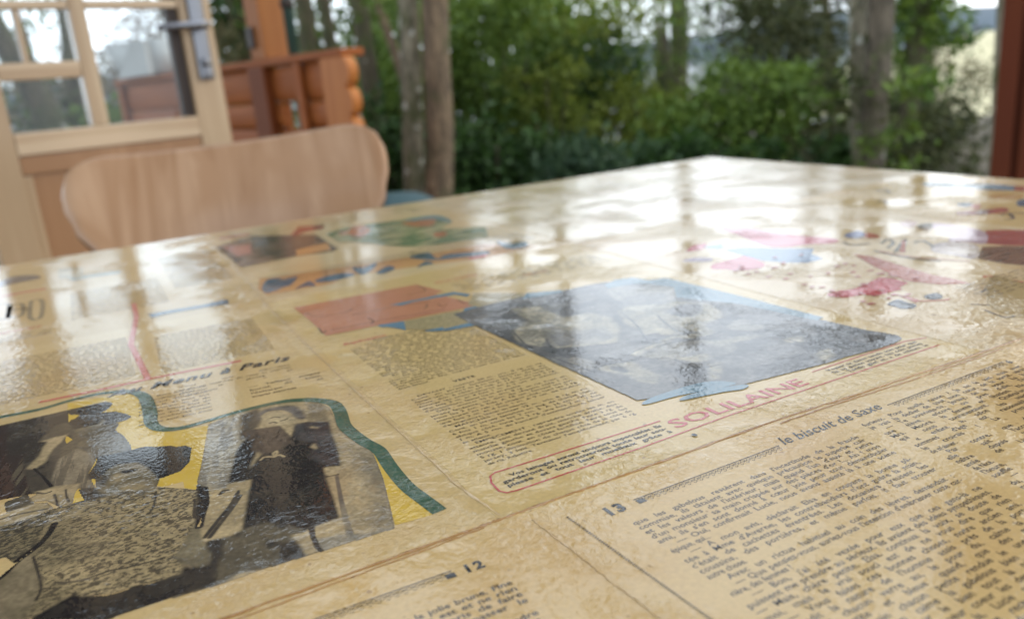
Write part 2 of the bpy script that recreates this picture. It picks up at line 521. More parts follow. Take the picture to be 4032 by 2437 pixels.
# ------------------------------------------------------------------ trees and shrubs
CA, CB, CC = (0.154,6.200,1.325), (0.847,7.000,1.254), (-0.499,5.400,1.300)
CD, CE = (2.148,6.600,1.106), (1.799,7.600,1.345)
tree('tree', 'twin stemmed tree with one mossy lichen spotted stem and one brown stem', [((-0.478,4.400,0.225), (-0.387,4.400,1.253), .050, .036), ((-0.336,4.300,0.229), (-0.253,4.300,1.234), .064, .052)], ['bark_grey', 'bark_brown'],
     [(CA[0], CA[1], CA[2], .75, .5, .22, 1500, .075, 'leaf_mid', 54), (CB[0], CB[1], CB[2], .6, .5, .2, 800, .075, 'leaf_lime', 55), (CC[0], CC[1], CC[2], .35, .3, .2, 350, .07, 'leaf_mid', 56)])
IV, IW = (1.874,4.400,0.763), (2.069,4.350,0.398)
tree('tree', 'pair of close tall trunks, grey one touching a brown one, right of the lime bush', [((2.084,4.700,0.200), (2.043,4.700,1.087), .046, .04), ((2.053,4.500,0.195), (2.071,4.500,1.068), .062, .05)], ['bark_grey', 'bark_olive'],
     [(IV[0], IV[1], IV[2], .14, .12, .42, 260, .06, 'leaf_conifer', 52), (IW[0], IW[1], IW[2], .20, .15, .30, 240, .06, 'leaf_mid', 53), (CD[0], CD[1], CD[2], .55, .4, .3, 1300, .07, 'leaf_conifer', 57), (CE[0], CE[1], CE[2],   .7, .4, .16, 260, .075, 'leaf_mid', 58)])
q = (2.796,5.500,0.954)
tree('tree', 'thin dark ivy leafed tree between the paired trunks and the red post', [((2.740,5.500,0.332), (2.801,5.500,1.093), .05, .04)], ['bark_dark'],
     [(q[0], q[1], q[2] + .05, .24, .3, .38, 700, .075, 'leaf_mid', 51)])
tree('tree', 'slim grey trunk standing right against the dark red post', [((2.274,3.700,0.311), (2.248,3.700,0.988), .036, .034)], ['bark_grey'])
tree('tree', 'dark trunk directly right of the green drainpipe', [((-1.307,6.200,1.146), (-1.303,6.200,1.474), .05, .042)], ['bark_dark'])
tree('tree', 'slim dark trunk second right of the green drainpipe', [((-1.217,6.600,1.150), (-1.231,6.600,1.501), .045, .035)], ['bark_dark'])
tree('tree', 'broad olive trunk above the scalloped end of the log railing', [((-0.870,6.000,1.088), (-0.876,6.000,1.424), .055, .045)], ['bark_dark'])
tree('tree', 'leaning slim trunk crossing behind the twin stemmed tree', [((-0.569,5.400,0.909), (-0.670,5.400,1.328), .024, .018)], ['bark_brown'])
tree('tree', 'leaning dark trunk seen low through the left door pane', [((-3.259,6.200,0.803), (-3.354,6.200,1.063), .075, .06)], ['bark_dark'])
tree('tree', 'thin dark trunk seen in the upper left door pane', [((-3.418,7.000,1.239), (-3.369,7.000,1.626), .05, .04)], ['bark_dark'])
tree('tree', 'thin bare trunk rising between the bushes below the conifer', [((3.234,8.000,0.392), (3.189,8.000,0.862), .035, .03)], ['bark_brown'])

S = shrub
DARK, MID, LIME, BLUE, OLIVE = M['leaf_dark'], M['leaf_mid'], M['leaf_lime'], M['leaf_blue'], M['leaf_olive']
S('shrub', 'low dark laurel immediately right of the twin stemmed tree', 'shrub', -0.05, 5.3, .95, .88, DARK, 5200, .075, 1)
S('shrub', 'blue green low shrub behind the middle of the table edge', 'shrub', 0.62, 5.0, 1.0, .74, M['leaf_blue'], 4600, .07, 2)
S('shrub', 'dark shrub low behind the far corner of the table', 'shrub', 1.22, 5.4, .8, .66, DARK, 3200, .075, 3)
S('shrub', 'rounded lime green bush left of the paired trunks', 'shrub', 1.75, 5.9, 1.25, 1.02, MID, 6200, .06, 4)
S('shrub', 'yellowish bush glowing left of the lime green bush', 'shrub', 1.2, 6.9, 1.2, 1.0, LIME, 4200, .06, 5)
S('shrub', 'dark green shrub at the foot of the paired trunks', 'shrub', 1.98, 5.0, .55, .62, DARK, 2400, .065, 6)
S('shrub', 'olive green shrub below the red post', 'shrub', 2.62, 5.2, 1.0, .72, M['leaf_conifer'], 3600, .06, 7)
S('shrub', 'brownish straggly shrub left of the red post', 'shrub', 2.55, 6.3, .9, .86, OLIVE, 2200, .06, 8, slim=0.25)
S('shrub', 'dark shrub between the log railing and the twin stemmed tree', 'shrub', -0.78, 5.3, .62, 1.1, DARK, 3000, .075, 9)
S('shrub', 'mid green holly behind the twin stemmed tree', 'shrub', -0.75, 6.9, 1.3, 1.75, MID, 5200, .07, 10)
S('shrub', 'tall mid green holly right of the twin stemmed tree', 'shrub', 0.05, 7.4, 1.35, 1.75, MID, 6000, .07, 11)
S('shrub', 'tall dark holly in the centre below the sky gaps', 'shrub', 0.85, 7.8, 1.3, 1.42, DARK, 5200, .075, 12)
S('shrub', 'yellow green leaves catching light in the centre of the hedge', 'shrub', 0.42, 6.6, .6, 1.28, LIME, 1300, .065, 13)
S('shrub', 'pale bare twiggy thicket below the far hills', 'shrub', 2.35, 9.5, 1.3, 1.18, M['twig_pale'], 3000, .08, 14, slim=0.12)
S('shrub', 'olive tangle beneath the pale field, left of the slim grey trunk', 'shrub', 3.25, 6.2, .9, .95, M['leaf_conifer'], 2600, .06, 20)
S('shrub', 'dark shrub seen through the slot of the log railing', 'shrub', -1.55, 5.7, .8, 1.05, MID, 2600, .07, 22)
S('shrub', 'green bush seen through the wide door pane', 'shrub', -2.95, 6.4, .8, 1.35, MID, 3400, .07, 15, group='bushes seen through the door glass')
S('shrub', 'dull olive thicket seen low through the narrow door panes', 'shrub', -4.1, 6.6, 2.3, 1.62, M['leaf_conifer'], 7000, .07, 16, group='bushes seen through the door glass')
S('shrub', 'yellowish green bush between the door handle and the orange post', 'shrub', -2.25, 6.6, .6, 1.45, LIME, 1500, .065, 17, group='bushes seen through the door glass')
S('shrub', 'grey bare twigs against the sky in the upper left door pane', 'shrub', -4.3, 8.4, 2.6, 2.2, M['twig_pale'], 6500, .12, 18, slim=0.13, group='bushes seen through the door glass')
S('shrub', 'fine bare twigs against the sky in the wide door pane', 'shrub', -3.1, 8.6, 1.9, 2.3, M['leaf_olive'], 5000, .1, 19, slim=0.16, group='bushes seen through the door glass')

def evergreen(name, label, x, y, h, w, mat, cnt, size, seed, zlow=0.4, slim=.45, hollow=.2):
    t = thing(name, label, 'tree', (x, y, gz(x, y)), 0, 'evergreens behind the shrubs')
    base = gz(x, y)
    rg = np.random.default_rng(seed)
    blobs = []
    for k in range(9):
        f = k / 8
        blobs.append((rg.uniform(-.22, .22) * w, rg.uniform(-.2, .2) * w, zlow + (h - zlow) * f, w * (.5 - .28 * f), w * (.5 - .28 * f), (h - zlow) * .1 + .1, 1.2 - .7 * f))
    leaf_cloud('crown', blobs, cnt, size, mat, t, seed, slim=slim, hollow=hollow)
    tube('trunk', [(0, 0, -.1), (0.02, 0, h * .5), (0, 0.02, h * .97)], [.09, .06, .012], M['bark_dark'], t, 10)
    return t
evergreen('evergreen_tree', 'broad mid green evergreen above the twin stemmed tree', -0.9, 9.3, 3.0, 1.9, MID, 7500, .085, 31)
evergreen('evergreen_tree', 'dark green evergreen filling the top centre', 0.35, 9.0, 2.3, 2.1, MID, 9500, .085, 32)
evergreen('evergreen_tree', 'yellow green evergreen left of the bright sky gaps', 1.15, 9.6, 1.95, 1.7, LIME, 3600, .085, 33)
evergreen('evergreen_tree', 'dark olive conifer between the sky gaps and the paired trunks', 2.85, 8.0, 2.15, 1.4, M['leaf_conifer'], 8000, .085, 34, zlow=.7, slim=.22)
evergreen('evergreen_tree', 'thin conifer in the middle of the bright sky gaps', 2.15, 11.0, 2.1, 1.9, M['leaf_conifer'], 1500, .09, 35, zlow=1.1, slim=.2)
evergreen('evergreen_tree', 'feathery conifer hanging over the bright sky gaps', 1.75, 8.6, 1.85, 1.5, M['leaf_mid'], 1500, .08, 46, zlow=1.0, slim=.2)
evergreen('evergreen_tree', 'dull green conifer left of the paired trunks', 3.35, 10.2, 2.1, 1.6, M['leaf_mid'], 3200, .085, 47, zlow=.8, slim=.25)
evergreen('evergreen_tree', 'loose green tree filling the upper left door panes', -4.9, 9.2, 2.2, 2.6, M['leaf_mid'], 2600, .085, 48, zlow=.6)
evergreen('evergreen_tree', 'loose olive tree filling the wide door pane', -3.5, 9.8, 2.1, 1.7, M['leaf_olive'], 1500, .085, 49, zlow=.6, slim=.3)
evergreen('evergreen_tree', 'evergreen hanging over the log railing', -1.75, 8.6, 2.4, 1.5, MID, 3000, .085, 36, zlow=.9)
evergreen('evergreen_tree', 'far dark evergreen right of the paired trunks', 4.35, 8.8, 2.2, 1.0, DARK, 2600, .08, 37)
evergreen('evergreen_tree', 'small brown leaved tree below the pale field', 5.2, 10.0, 1.35, 1.4, M['leaf_olive'], 1800, .08, 38, slim=.3)
for i, (x, y, h, w, lab) in enumerate(((1.6, 16.0, 2.6, 2.6, 'low far tree seen under the bright sky gaps'), (4.0, 17.0, 2.0, 2.6, 'dull far tree under the blue grey hills'))):
    evergreen('evergreen_tree', lab, x, y, h, w, M['leaf_conifer'], 2200, .11, 40 + i, zlow=.3, slim=.3)

# bare upper trunks of the wood around (their pale gaps show in the varnish)
k = 0
for x, y, r, lab in ((-1.5, 10.5, .09, 'tall bare trunk rising behind the log railing'), (0.7, 11.5, .10, 'tall bare trunk behind the central hollies'), 
                     (2.6, 11.8, .12, 'thick bare trunk behind the dark conifer'), (-3.6, 10.0, .10, 'tall trunk behind the door glass')):
    tree('tall_tree', lab, [((x, y, 0.0), (x + .08, y, 3.0), r, r * .6)], ['bark_dark'])
    k += 1

# tall evergreens: above the frame, dark in the varnish
def tall_evergreen(label, x, y, h, w, mat, cnt, seed, z0=1.9):
    t = thing('tall_evergreen_tree', label, 'tree', (x, y, gz(x, y)), 0, 'tall trees around the cabin')
    rg = np.random.default_rng(seed)
    blobs = []
    for k in range(14):
        f = k / 13
        blobs.append((rg.uniform(-.25, .25) * w, rg.uniform(-.3, .3) * w, z0 + (h - z0) * f, w * (.46 + .16 * f), w * .5, (h - z0) * .17 + .2, 1.0 - .4 * f))
    leaf_cloud('crown', blobs, cnt, .17, mat, t, seed, hollow=.05)
    tube('trunk', [(0, 0, -.3), (.05, 0, h * .3), (.0, .05, h * .6), (.03, 0, h * .96)], [.15, .12, .08, .02], M['bark_dark'], t, 12)
tall_evergreen('tall dark evergreen rising out of frame behind the porch post', -3.35, 11.5, 7.6, 1.3, M['leaf_dark'], 9000, 61)
tall_evergreen('tall dark evergreen rising out of frame behind the scalloped railing end', -1.38, 10.8, 7.4, 1.45, M['leaf_dark'], 9000, 62, 2.2)
tall_evergreen('tall dark evergreen rising out of frame behind the twin stemmed tree', .12, 11.6, 7.6, 1.5, M['leaf_dark'], 6500, 63, 4.7)

# teal tub on the ground behind the chair
c = (-0.414,3.100,0.448)
t = thing('garden_tub', 'teal plastic tub just visible between the chair and the twin stemmed tree', 'tub', (c[0], c[1], gz(c[0], c[1])))
h = 0.635
lathe('tub_body', [(.0, 0), (.11, 0), (.13, .05), (.155, h * .8), (.15, h - .06)], M['teal'], t)
lathe('rim', [(.15, h - .065), (.168, h - .06), (.17, h - .03), (.165, h - .02)], M['teal'], t)
lathe('lid', [(.165, h - .02), (.15, h), (.1, h + .025), (.0, h + .035)], M['teal'], t)

# ------------------------------------------------------------------ porch: deck, railing, post; added shading roof
AX, BX = Vector((0.891, 0.454, 0)), Vector((0.454, -0.891, 0))      # cabin axes
CORNER = Vector((-1.2, 4.0, 0))
tpd = obj_np('porch_floor', [tuple(CORNER + AX * a + BX * b_ + Vector((0, 0, -.02))) for a, b_ in ((-4.5, -.05), (.0, -.05), (2.6, 1.2), (2.6, 5.6), (-4.5, 5.6))], [(0, 1, 2, 3, 4)], M['deck'])
tag(tpd, 'brown boarded porch floor under the table', None, None, 'structure')

def wall_rot(d):
    return math.atan2(d.y, d.x)
LOGH = [(.97, .815), (.812, .70), (.697, .585), (.582, .47), (.467, .355), (.352, .24), (.237, .125), (.122, .0)]
def log(parent, x0, x1, z1, z0, mat=None, name='log'):
    """rounded-face log along local x, its round face towards +y"""
    prof = []
    hh = z1 - z0
    for k in range(9):
        a = -math.pi / 2 + math.pi * k / 8
        prof.append((.016 + .018 * math.cos(a), z0 + hh / 2 + hh / 2 * math.sin(a)))
    prof += [(-.014, z1), (-.014, z0)]
    n_ = len(prof)
    v = [(x0, p[0], p[1]) for p in prof] + [(x1, p[0], p[1]) for p in prof]
    f = [(i, n_ + i, n_ + (i + 1) % n_, (i + 1) % n_) for i in range(n_)] + [tuple(range(n_)), tuple(range(n_, 2 * n_))[::-1]]
    return obj_np(name, v, f, mat or M['log'], parent)
REND = Vector((-.55, 3.40, 0))                 # right-hand end of the railing
RDIR = Vector((-.687, .727, 0))                # it runs away to the left behind the door
rail = thing('log_railing', 'orange brown log railing with a scalloped end and cut out slots', 'railing', tuple(REND), wall_rot(RDIR))
for i, (z1, z0) in enumerate(LOGH):
    segs = [(.10, .42), (.55, 1.58), (1.75, 2.42)] if i == 1 else [(.10, 2.42)]
    for a, b_ in segs:
        log(rail, a, b_, z1, z0)
box('cap_rail', (-.02, 2.45, -.045, .065, .974, 1.004), M['log'], rail, .006)
box('upright', (.60, .74, .030, .075, .0, .972), M['log_dark'], rail, .008)
box('batten', (.315, .365, .043, .062, .0, .972), M['log'], rail, .004)
box('batten', (2.36, 2.42, .043, .062, .0, .972), M['log'], rail, .004)
zz, prof = .972, [(.125, .972)]
for k in range(8):
    for j in range(0, 9):
        a = math.pi / 2 - math.pi * j / 8
        prof.append((-.03 - .045 * math.cos(a), zz - .056 + .056 * math.sin(a)))
    zz -= .114
prof.append((.125, zz))
n_ = len(prof)
v = [(p[0], .075, p[1]) for p in prof] + [(p[0], .030, p[1]) for p in prof]
f = [tuple(range(n_)), tuple(range(n_, 2 * n_))[::-1]] + [(i, n_ + i, n_ + (i + 1) % n_, (i + 1) % n_) for i in range(n_)]
obj_np('scalloped_end', v, f, M['log_end'], rail)

pp = REND + RDIR * .64
post = thing('porch_post', 'square orange brown porch post standing on the log railing', 'post', (pp.x, pp.y, 1.004), wall_rot(RDIR))
box('post_shaft', (-.062, .062, -.062, .062, 0.0, 2.36), M['post'], post, .008)
box('bracket', (.0, .05, .064, .078, .05, .14), M['iron'], post, .003)
dp_ = (-0.850,3.720,1.120)
pipe = thing('drainpipe', 'dark green drainpipe beside the orange porch post', 'drainpipe', (dp_[0], dp_[1], 1.0))
tube('pipe', [(0, 0, -.9), (0, 0, 0.6), (0, 0, 1.36)], .024, M['green_pipe'], pipe, 14)
for z in (.2, .9):
    lathe('clip', [(.024, z), (.03, z), (.03, z + .03), (.024, z + .03)], M['iron'], pipe, 16)

# white folded cover lying on the railing, left of the handle
cp = REND + RDIR * 1.74
cover = thing('folded_cover', 'white folded cover sitting on the log railing behind the door glass', 'cover', (cp.x, cp.y, 1.004), wall_rot(RDIR))
bm = bmesh.new()
vs = [bm.verts.new(q) for q in ((0, -.08, 0), (.50, -.08, 0), (.50, .09, 0), (0, .09, 0), (0, -.08, .19), (.64, -.1, .205), (.64, .11, .2), (0, .09, .185))]
for q in ((3, 2, 1, 0), (4, 5, 6, 7), (0, 1, 5, 4), (1, 2, 6, 5), (2, 3, 7, 6), (3, 0, 4, 7)):
    bm.faces.new([vs[i] for i in q])
bmesh.ops.bevel(bm, geom=list(bm.edges), offset=.012, segments=2, affect='EDGES')
obj_bm('cover_body', bm, M['white_cloth'], cover, True)
v = [(.46, .125, .0), (.0, .12, .0), (.0, .12, .17), (.16, .125, .19), (.46, .094, .0), (.0, .094, .0), (.0, .094, .17), (.16, .094, .19)]
obj_np('cover_flap', v, [(0, 1, 2, 3), (7, 6, 5, 4), (0, 4, 5, 1), (1, 5, 6, 2), (2, 6, 7, 3), (3, 7, 4, 0)], M['white_cloth'], cover)

# dark red post on the right
rp = Vector((1.353,2.100,0.671))
red = thing('porch_post', 'dark red brown grooved post at the right edge behind the table', 'post', (rp.x, rp.y, -.02), R(-31))
box('post_face', (-.072, -.03, -.075, .075, 0, 2.5), M['redwood'], red, .005)
box('post_groove', (-.032, -.012, -.05, .06, 0, 2.5), M['redwood'], red, .0)
box('post_panel', (-.014, .12, -.066, .075, 0, 2.5), M['redwood'], red, .005)

# unseen roof, added and sized to shade the table and darken its varnish
roof = thing('shading_roof', 'unseen boarded roof added above the table and door to darken the varnish', 'roof', (0, 1.3, 2.42), 0)
for k in range(14):
    y1 = -.19 * k
    box('roof_board', (-4.2, 2.3, y1 - .187, y1, 0, .025), M['roofwood'], roof, .003)
for x in (-3.8, -2.85, -1.9, -.95, .0, .95, 1.9):
    box('rafter', (x - .035, x + .035, -2.65, -.03, -.12, -.002), M['roofwood'], roof, .004)
for k in range(7):  # detached outer boards, added to darken the left reflections
    box('roof_board', (-4.2, -2.4, 2.70 + .19 * k, 2.887 + .19 * k, 0, .025), M['roofwood'], roof, .003)
box('fascia', (-4.2, 2.3, .002, .03, -.13, .06), M['roofwood'], roof, .004)
for k in range(14):  # boards run further out here to darken reflections on the left
    box('roof_board', (-4.2, -1.02, .032 + .19 * k, .219 + .19 * k, 0, .025), M['roofwood'], roof, .003)

# ------------------------------------------------------------------ glazed pine door
DD = Vector((math.sin(R(46.6)), math.cos(R(46.6)), 0))
P0 = Vector((-0.728,2.250,0.914)); P0.z = 0
door = thing('glazed_door', 'pale pine half glazed door with a grey lever handle, standing open', 'door', tuple(P0), wall_rot(DD))
TH = .021
def dbox(name, x0, x1, z0, z1, mat, th=TH, off=0.0, bev=.003, parent=None):
    return box(name, (x0, x1, -th + off, th + off, z0, z1), mat, parent or door, bev)
dbox('stile', -.076, .006, .03, 2.02, M['pine'])
dbox('stile', -.592, -.508, .03, 2.02, M['pine'])
dbox('rail', -.507, -.077, 1.93, 2.02, M['pine_h'])
dbox('rail', -.507, -.077, .768, .817, M['pine_h'], TH + .001)
dbox('rail', -.507, -.077, .724, .7665, M['pine_p'], TH - .004)
dbox('rail', -.507, -.077, .03, .15, M['pine_h'])
dbox('panel', -.505, -.079, .151, .723, M['pine_p'], .009)
for x in (-.50, -.335, -.27, -.10):
    dbox('moulding', x - .009, x + .012, .152, .722, M['pine'], .015, 0, .004)
dbox('glazing_bar', -.333, -.297, .818, 1.929, M['pine'], TH - .001)
for z0, z1 in ((1.082, 1.100), (1.36, 1.378), (1.64, 1.658)):
    dbox('glazing_bar', -.507, -.334, z0, z1, M['pine_h'], TH - .003)
    dbox('glazing_bar', -.296, -.077, z0, z1, M['pine_h'], TH - .003)
dbox('glazing_bar', -.507, -.334, .931, .968, M['pine_h'], TH - .002)
dbox('glazing_bar', -.448, -.436, .969, 1.081, M['pine'], TH - .008)
dbox('rebate_shade', -.104, -.0765, .818, 1.929, M['iron'], .012, .004, .002)  # dark strip standing in for the shade inside the door rebate
rows = [(.8175, .9305), (.9685, 1.0815), (1.1005, 1.3595), (1.3785, 1.6395), (1.6585, 1.9295)]
for z0, z1 in rows:
    dbox('glass_pane', -.5065, -.3335, z0, z1, M['glass'], .002, 0, 0)
for z0, z1 in [(.8175, 1.0815)] + rows[2:]:
    dbox('glass_pane', -.2965, -.0775, z0, z1, M['glass'], .002, 0, 0)
# handle
hp = box('handle_plate', (-.056, -.016, -.031, -.0215, .905, 1.125), M['steel'], door, .008)
bm = bmesh.new(); bmesh.ops.create_cone(bm, cap_ends=True, segments=20, radius1=.011, radius2=.011, depth=.04, matrix=Matrix.Translation((-.036, -.05, 1.037)) @ Matrix.Rotation(R(90), 4, 'X'))
obj_bm('spindle', bm, M['steel'], hp, True)
tube('lever', [(-.030, -.068, 1.037), (-.05, -.07, 1.037), (-.10, -.071, 1.035), (-.148, -.068, 1.032), (-.155, -.058, 1.031)], [.010, .010, .009, .008, .005], M['steel'], hp, 12)
bm = bmesh.new(); bmesh.ops.create_cone(bm, cap_ends=True, segments=20, radius1=.012, radius2=.010, depth=.012, matrix=Matrix.Translation((-.036, -.036, .948)) @ Matrix.Rotation(R(90), 4, 'X'))
obj_bm('lock_cylinder', bm, M['steel'], hp, True)
bm = bmesh.new(); add_box(bm, -.043, -.029, -.036, -.0305, .915, .936, .003)
obj_bm('lock_slot', bm, M['steel'], hp)

# ------------------------------------------------------------------ plywood chair
CH = Vector((-0.412,1.270,0.763))
chair = thing('chair', 'curved beech plywood shell chair pulled up behind the table', 'chair', (CH.x, CH.y, 0), R(17))
# local: sitter faces -Y (towards the table); back at y = 0
def chair_pt(a, s):
    """a in -1..1 across, s in 0..1 from seat front to top of back"""
    key = [(0, .195), (.08, .21), (.30, .20), (.44, .165), (.52, .125), (.64, .152), (.75, .206), (.84, .237), (.92, .249), (.97, .251), (1.0, .249)]
    for (s0, w0), (s1, w1) in zip(key, key[1:]):
        if s <= s1:
            u = (s - s0) / (s1 - s0); u = u * u * (3 - 2 * u); w = w0 + (w1 - w0) * u
            break
    kp = [(0, (-.46, .43)), (.06, (-.43, .455)), (.2, (-.30, .455)), (.36, (-.13, .44)), (.45, (-.06, .455)), (.52, (-.03, .50)), (.65, (.0, .58)), (.82, (.035, .69)), (1.0, (.075, .80))]
    for (s0, p0), (s1, p1) in zip(kp, kp[1:]):
        if s <= s1:
            u = (s - s0) / (s1 - s0)
            y, z = p0[0] + (p1[0] - p0[0]) * u, p0[1] + (p1[1] - p0[1]) * u
            break
    back = max(0.0, min(1.0, (s - .5) / .25))
    y -= back * .055 * a * a                       # concave towards the sitter
    z += (1 - back) * .02 * a * a
    if s > .82:                                    # dished top edge, rounded ears
        top = (s - .82) / .18
        aa = abs(a)
        z += top * (.012 * aa * aa - .012 + .010 * a * .8)
    if s < .1:
        z -= (1 - s / .1) * .01 * a * a
    return w, y, z
NA, NS = 48, 60
verts, faces = [], []
for j in range(NS + 1):
    s = j / NS
    for i in range(NA + 1):
        a = -1 + 2 * i / NA
        # pull the upper corners into rounded ears
        ss = s
        w, y, z = chair_pt(a, ss)
        x = a * w * .97
        verts.append([x, y, z])
# round the two top corners and two front corners
V = np.array(verts).reshape(NS + 1, NA + 1, 3)
for sgn in (-1, 1):
    top = V[NS]
    for i in range(NA + 1):
        a = (-1 + 2 * i / NA) * sgn
        if a > .72:
            t_ = (a - .72) / .28
            V[:, i, 2] -= np.clip((np.arange(NS + 1) / NS - .72) / .28, 0, 1) ** 1.5 * (.046 * (1 - math.sqrt(max(0, 1 - t_ * t_))))
            V[:, i, 1] += np.clip((.12 - np.arange(NS + 1) / NS) / .12, 0, 1) * (.06 * (1 - math.sqrt(max(0, 1 - t_ * t_))))
verts = [tuple(p) for p in V.reshape(-1, 3)]
for j in range(NS):
    for i in range(NA):
        q0 = j * (NA + 1) + i
        faces.append((q0, q0 + 1, q0 + NA + 2, q0 + NA + 1))
shell = obj_np('plywood_shell', verts, faces, M['ply'], chair, True)
shell.data.materials.append(M['ply_edge'])
sm = shell.modifiers.new('thickness', 'SOLIDIFY'); sm.thickness = .012; sm.offset = -1; sm.material_offset_rim = 1
for sx in (-1, 1):
    for fy, ey in ((-.24, -.40), (-.14, .02)):
        tube('leg', [(sx * .02, (fy - .02), .425), (sx * .10, fy, .415), (sx * .15, fy, .40), (sx * .175, fy + (ey - fy) * .06, .37), (sx * .215, ey, .0)], .0075, M['chrome'], chair, 10)
box('seat_bracket', (-.07, .07, -.26, -.12, .425, .434), M['chrome'], chair, .003)
# ------------------------------------------------------------------ the varnished, paper covered table
# table frame: u along the long edge, v across, millimetres, origin where four magazine sheets meet
TO = Vector((-0.0055184, 0.22192572, TABLE_Z))
TANG = R(27)
table = thing('table', 'dining table papered with old varnished magazine pages', 'table', (TO.x, TO.y, 0), TANG)
UMIN, UMAX, VMIN, VMAX = -560.0, 655.0, -150.0, 653.0

# one relief for everything under the varnish: fine pebbling, brush drag, flaky wrinkles along the seams
grp = bpy.data.node_groups.new('varnish_relief', 'ShaderNodeTree')
grp.interface.new_socket('Normal', in_out='OUTPUT', socket_type='NodeSocketVector')
grp.interface.new_socket('Grain', in_out='OUTPUT', socket_type='NodeSocketFloat')
grp.interface.new_socket('Blotch', in_out='OUTPUT', socket_type='NodeSocketFloat')
grp.interface.new_socket('Table', in_out='OUTPUT', socket_type='NodeSocketVector')
gn, gl_ = grp.nodes, grp.links
go = gn.new('NodeGroupOutput')
ge = gn.new('ShaderNodeNewGeometry')
mp = gn.new('ShaderNodeMapping'); mp.vector_type = 'TEXTURE'
mp.inputs['Location'].default_value = tuple(TO)
mp.inputs['Rotation'].default_value = (0, 0, TANG)
gl_.new(ge.outputs['Position'], mp.inputs['Vector'])
def g_noise(scale, detail=2.0, dist=0.0, vec=None, rough=0.5):
    q = gn.new('ShaderNodeTexNoise')
    q.inputs['Scale'].default_value = scale; q.inputs['Detail'].default_value = detail
    q.inputs['Distortion'].default_value = dist; q.inputs['Roughness'].default_value = rough
    gl_.new(vec or mp.outputs['Vector'], q.inputs['Vector'])
    return q.outputs['Fac']
def g_math(op, a, b=None, c=None):
    q = gn.new('ShaderNodeMath'); q.operation = op
    for i, val in enumerate((a, b, c)):
        if val is None:
            continue
        if isinstance(val, bpy.types.NodeSocket):
            gl_.new(val, q.inputs[i])
        else:
            q.inputs[i].default_value = val
    return q.outputs[0]
def g_range(val, a, b, c=0.0, d=1.0):
    q = gn.new('ShaderNodeMapRange'); q.interpolation_type = 'SMOOTHSTEP'
    gl_.new(val, q.inputs['Value'])
    for nm, x in (('From Min', a), ('From Max', b), ('To Min', c), ('To Max', d)):
        q.inputs[nm].default_value = x
    return q.outputs['Result']
sep = gn.new('ShaderNodeSeparateXYZ'); gl_.new(mp.outputs['Vector'], sep.inputs[0])
seam_u = g_math('ABSOLUTE', g_math('ADD', sep.outputs['X'], 0.003))
seam_v = g_math('ABSOLUTE', sep.outputs['Y'])
seam = g_math('MAXIMUM', g_range(seam_u, 0.006, 0.045, 1, 0), g_range(seam_v, 0.003, 0.032, 1, 0))
patch = g_range(g_math('ADD', g_noise(18.0, 4), g_range(sep.outputs['X'], 0.05, 0.22, 0.0, 0.10)), 0.52, 0.80)
seam_n = g_math('MULTIPLY', seam, g_range(g_noise(30.0, 2), 0.35, 0.6))
rough_area = g_math('MAXIMUM', g_math('MULTIPLY', seam_n, 1.7), patch)
peb = g_noise(330.0, 2.0, 0.3)
fine = g_noise(900.0, 1.0)
flake = g_noise(270.0, 3.0, 0.7, rough=0.6)
wav = g_noise(38.0, 2.0)
big = g_noise(9.0, 1.0)
h1 = g_math('MULTIPLY', g_math('MULTIPLY', peb, g_range(g_noise(11.0, 2), 0.38, 0.66, 0.30, 1.5)), 0.10)
h2 = g_math('MULTIPLY', g_math('MULTIPLY', flake, rough_area), 0.74)
h3 = g_math('MULTIPLY', wav, 0.025)
h4 = g_math('MULTIPLY', fine, 0.02)
h5 = g_math('MULTIPLY', big, 0.02)
vo = gn.new('ShaderNodeTexVoronoi'); vo.feature = 'DISTANCE_TO_EDGE'; vo.inputs['Scale'].default_value = 9.0
wob = gn.new('ShaderNodeTexNoise'); wob.inputs['Scale'].default_value = 14.0; wob.inputs['Detail'].default_value = 3.0
gl_.new(mp.outputs['Vector'], wob.inputs['Vector'])
wadd = gn.new('ShaderNodeMix'); wadd.data_type = 'VECTOR'; wadd.inputs['Factor'].default_value = 0.12
gl_.new(mp.outputs['Vector'], wadd.inputs[4]); gl_.new(wob.outputs['Color'], wadd.inputs[5])
gl_.new(wadd.outputs[1], vo.inputs['Vector'])
crease = g_math('MULTIPLY', g_math('MULTIPLY', g_range(vo.outputs['Distance'], 0.0, 0.016, 1.0, 0.0), g_range(g_noise(6.0, 1), 0.54, 0.64)), 0.07)
hh = g_math('ADD', g_math('ADD', g_math('ADD', h1, h2), g_math('ADD', h3, h4)), g_math('ADD', h5, crease))
bp = gn.new('ShaderNodeBump')
bp.inputs['Distance'].default_value = 0.001
bp.inputs['Strength'].default_value = 1.0
gl_.new(hh, bp.inputs['Height'])
gl_.new(bp.outputs['Normal'], go.inputs['Normal'])
gl_.new(g_noise(700.0, 3.0), go.inputs['Grain'])
gl_.new(g_noise(14.0, 4.0), go.inputs['Blotch'])
gl_.new(mp.outputs['Vector'], go.inputs['Table'])

def varnish(m, n, l, b, g):
    b.inputs['Roughness'].default_value = 0.6
    b.inputs['Specular IOR Level'].default_value = 0.1
    b.inputs['Coat Weight'].default_value = 1.0
    b.inputs['Coat IOR'].default_value = 1.46
    b.inputs['Coat Roughness'].default_value = 0.022
    l.new(g.outputs['Normal'], b.inputs['Coat Normal'])

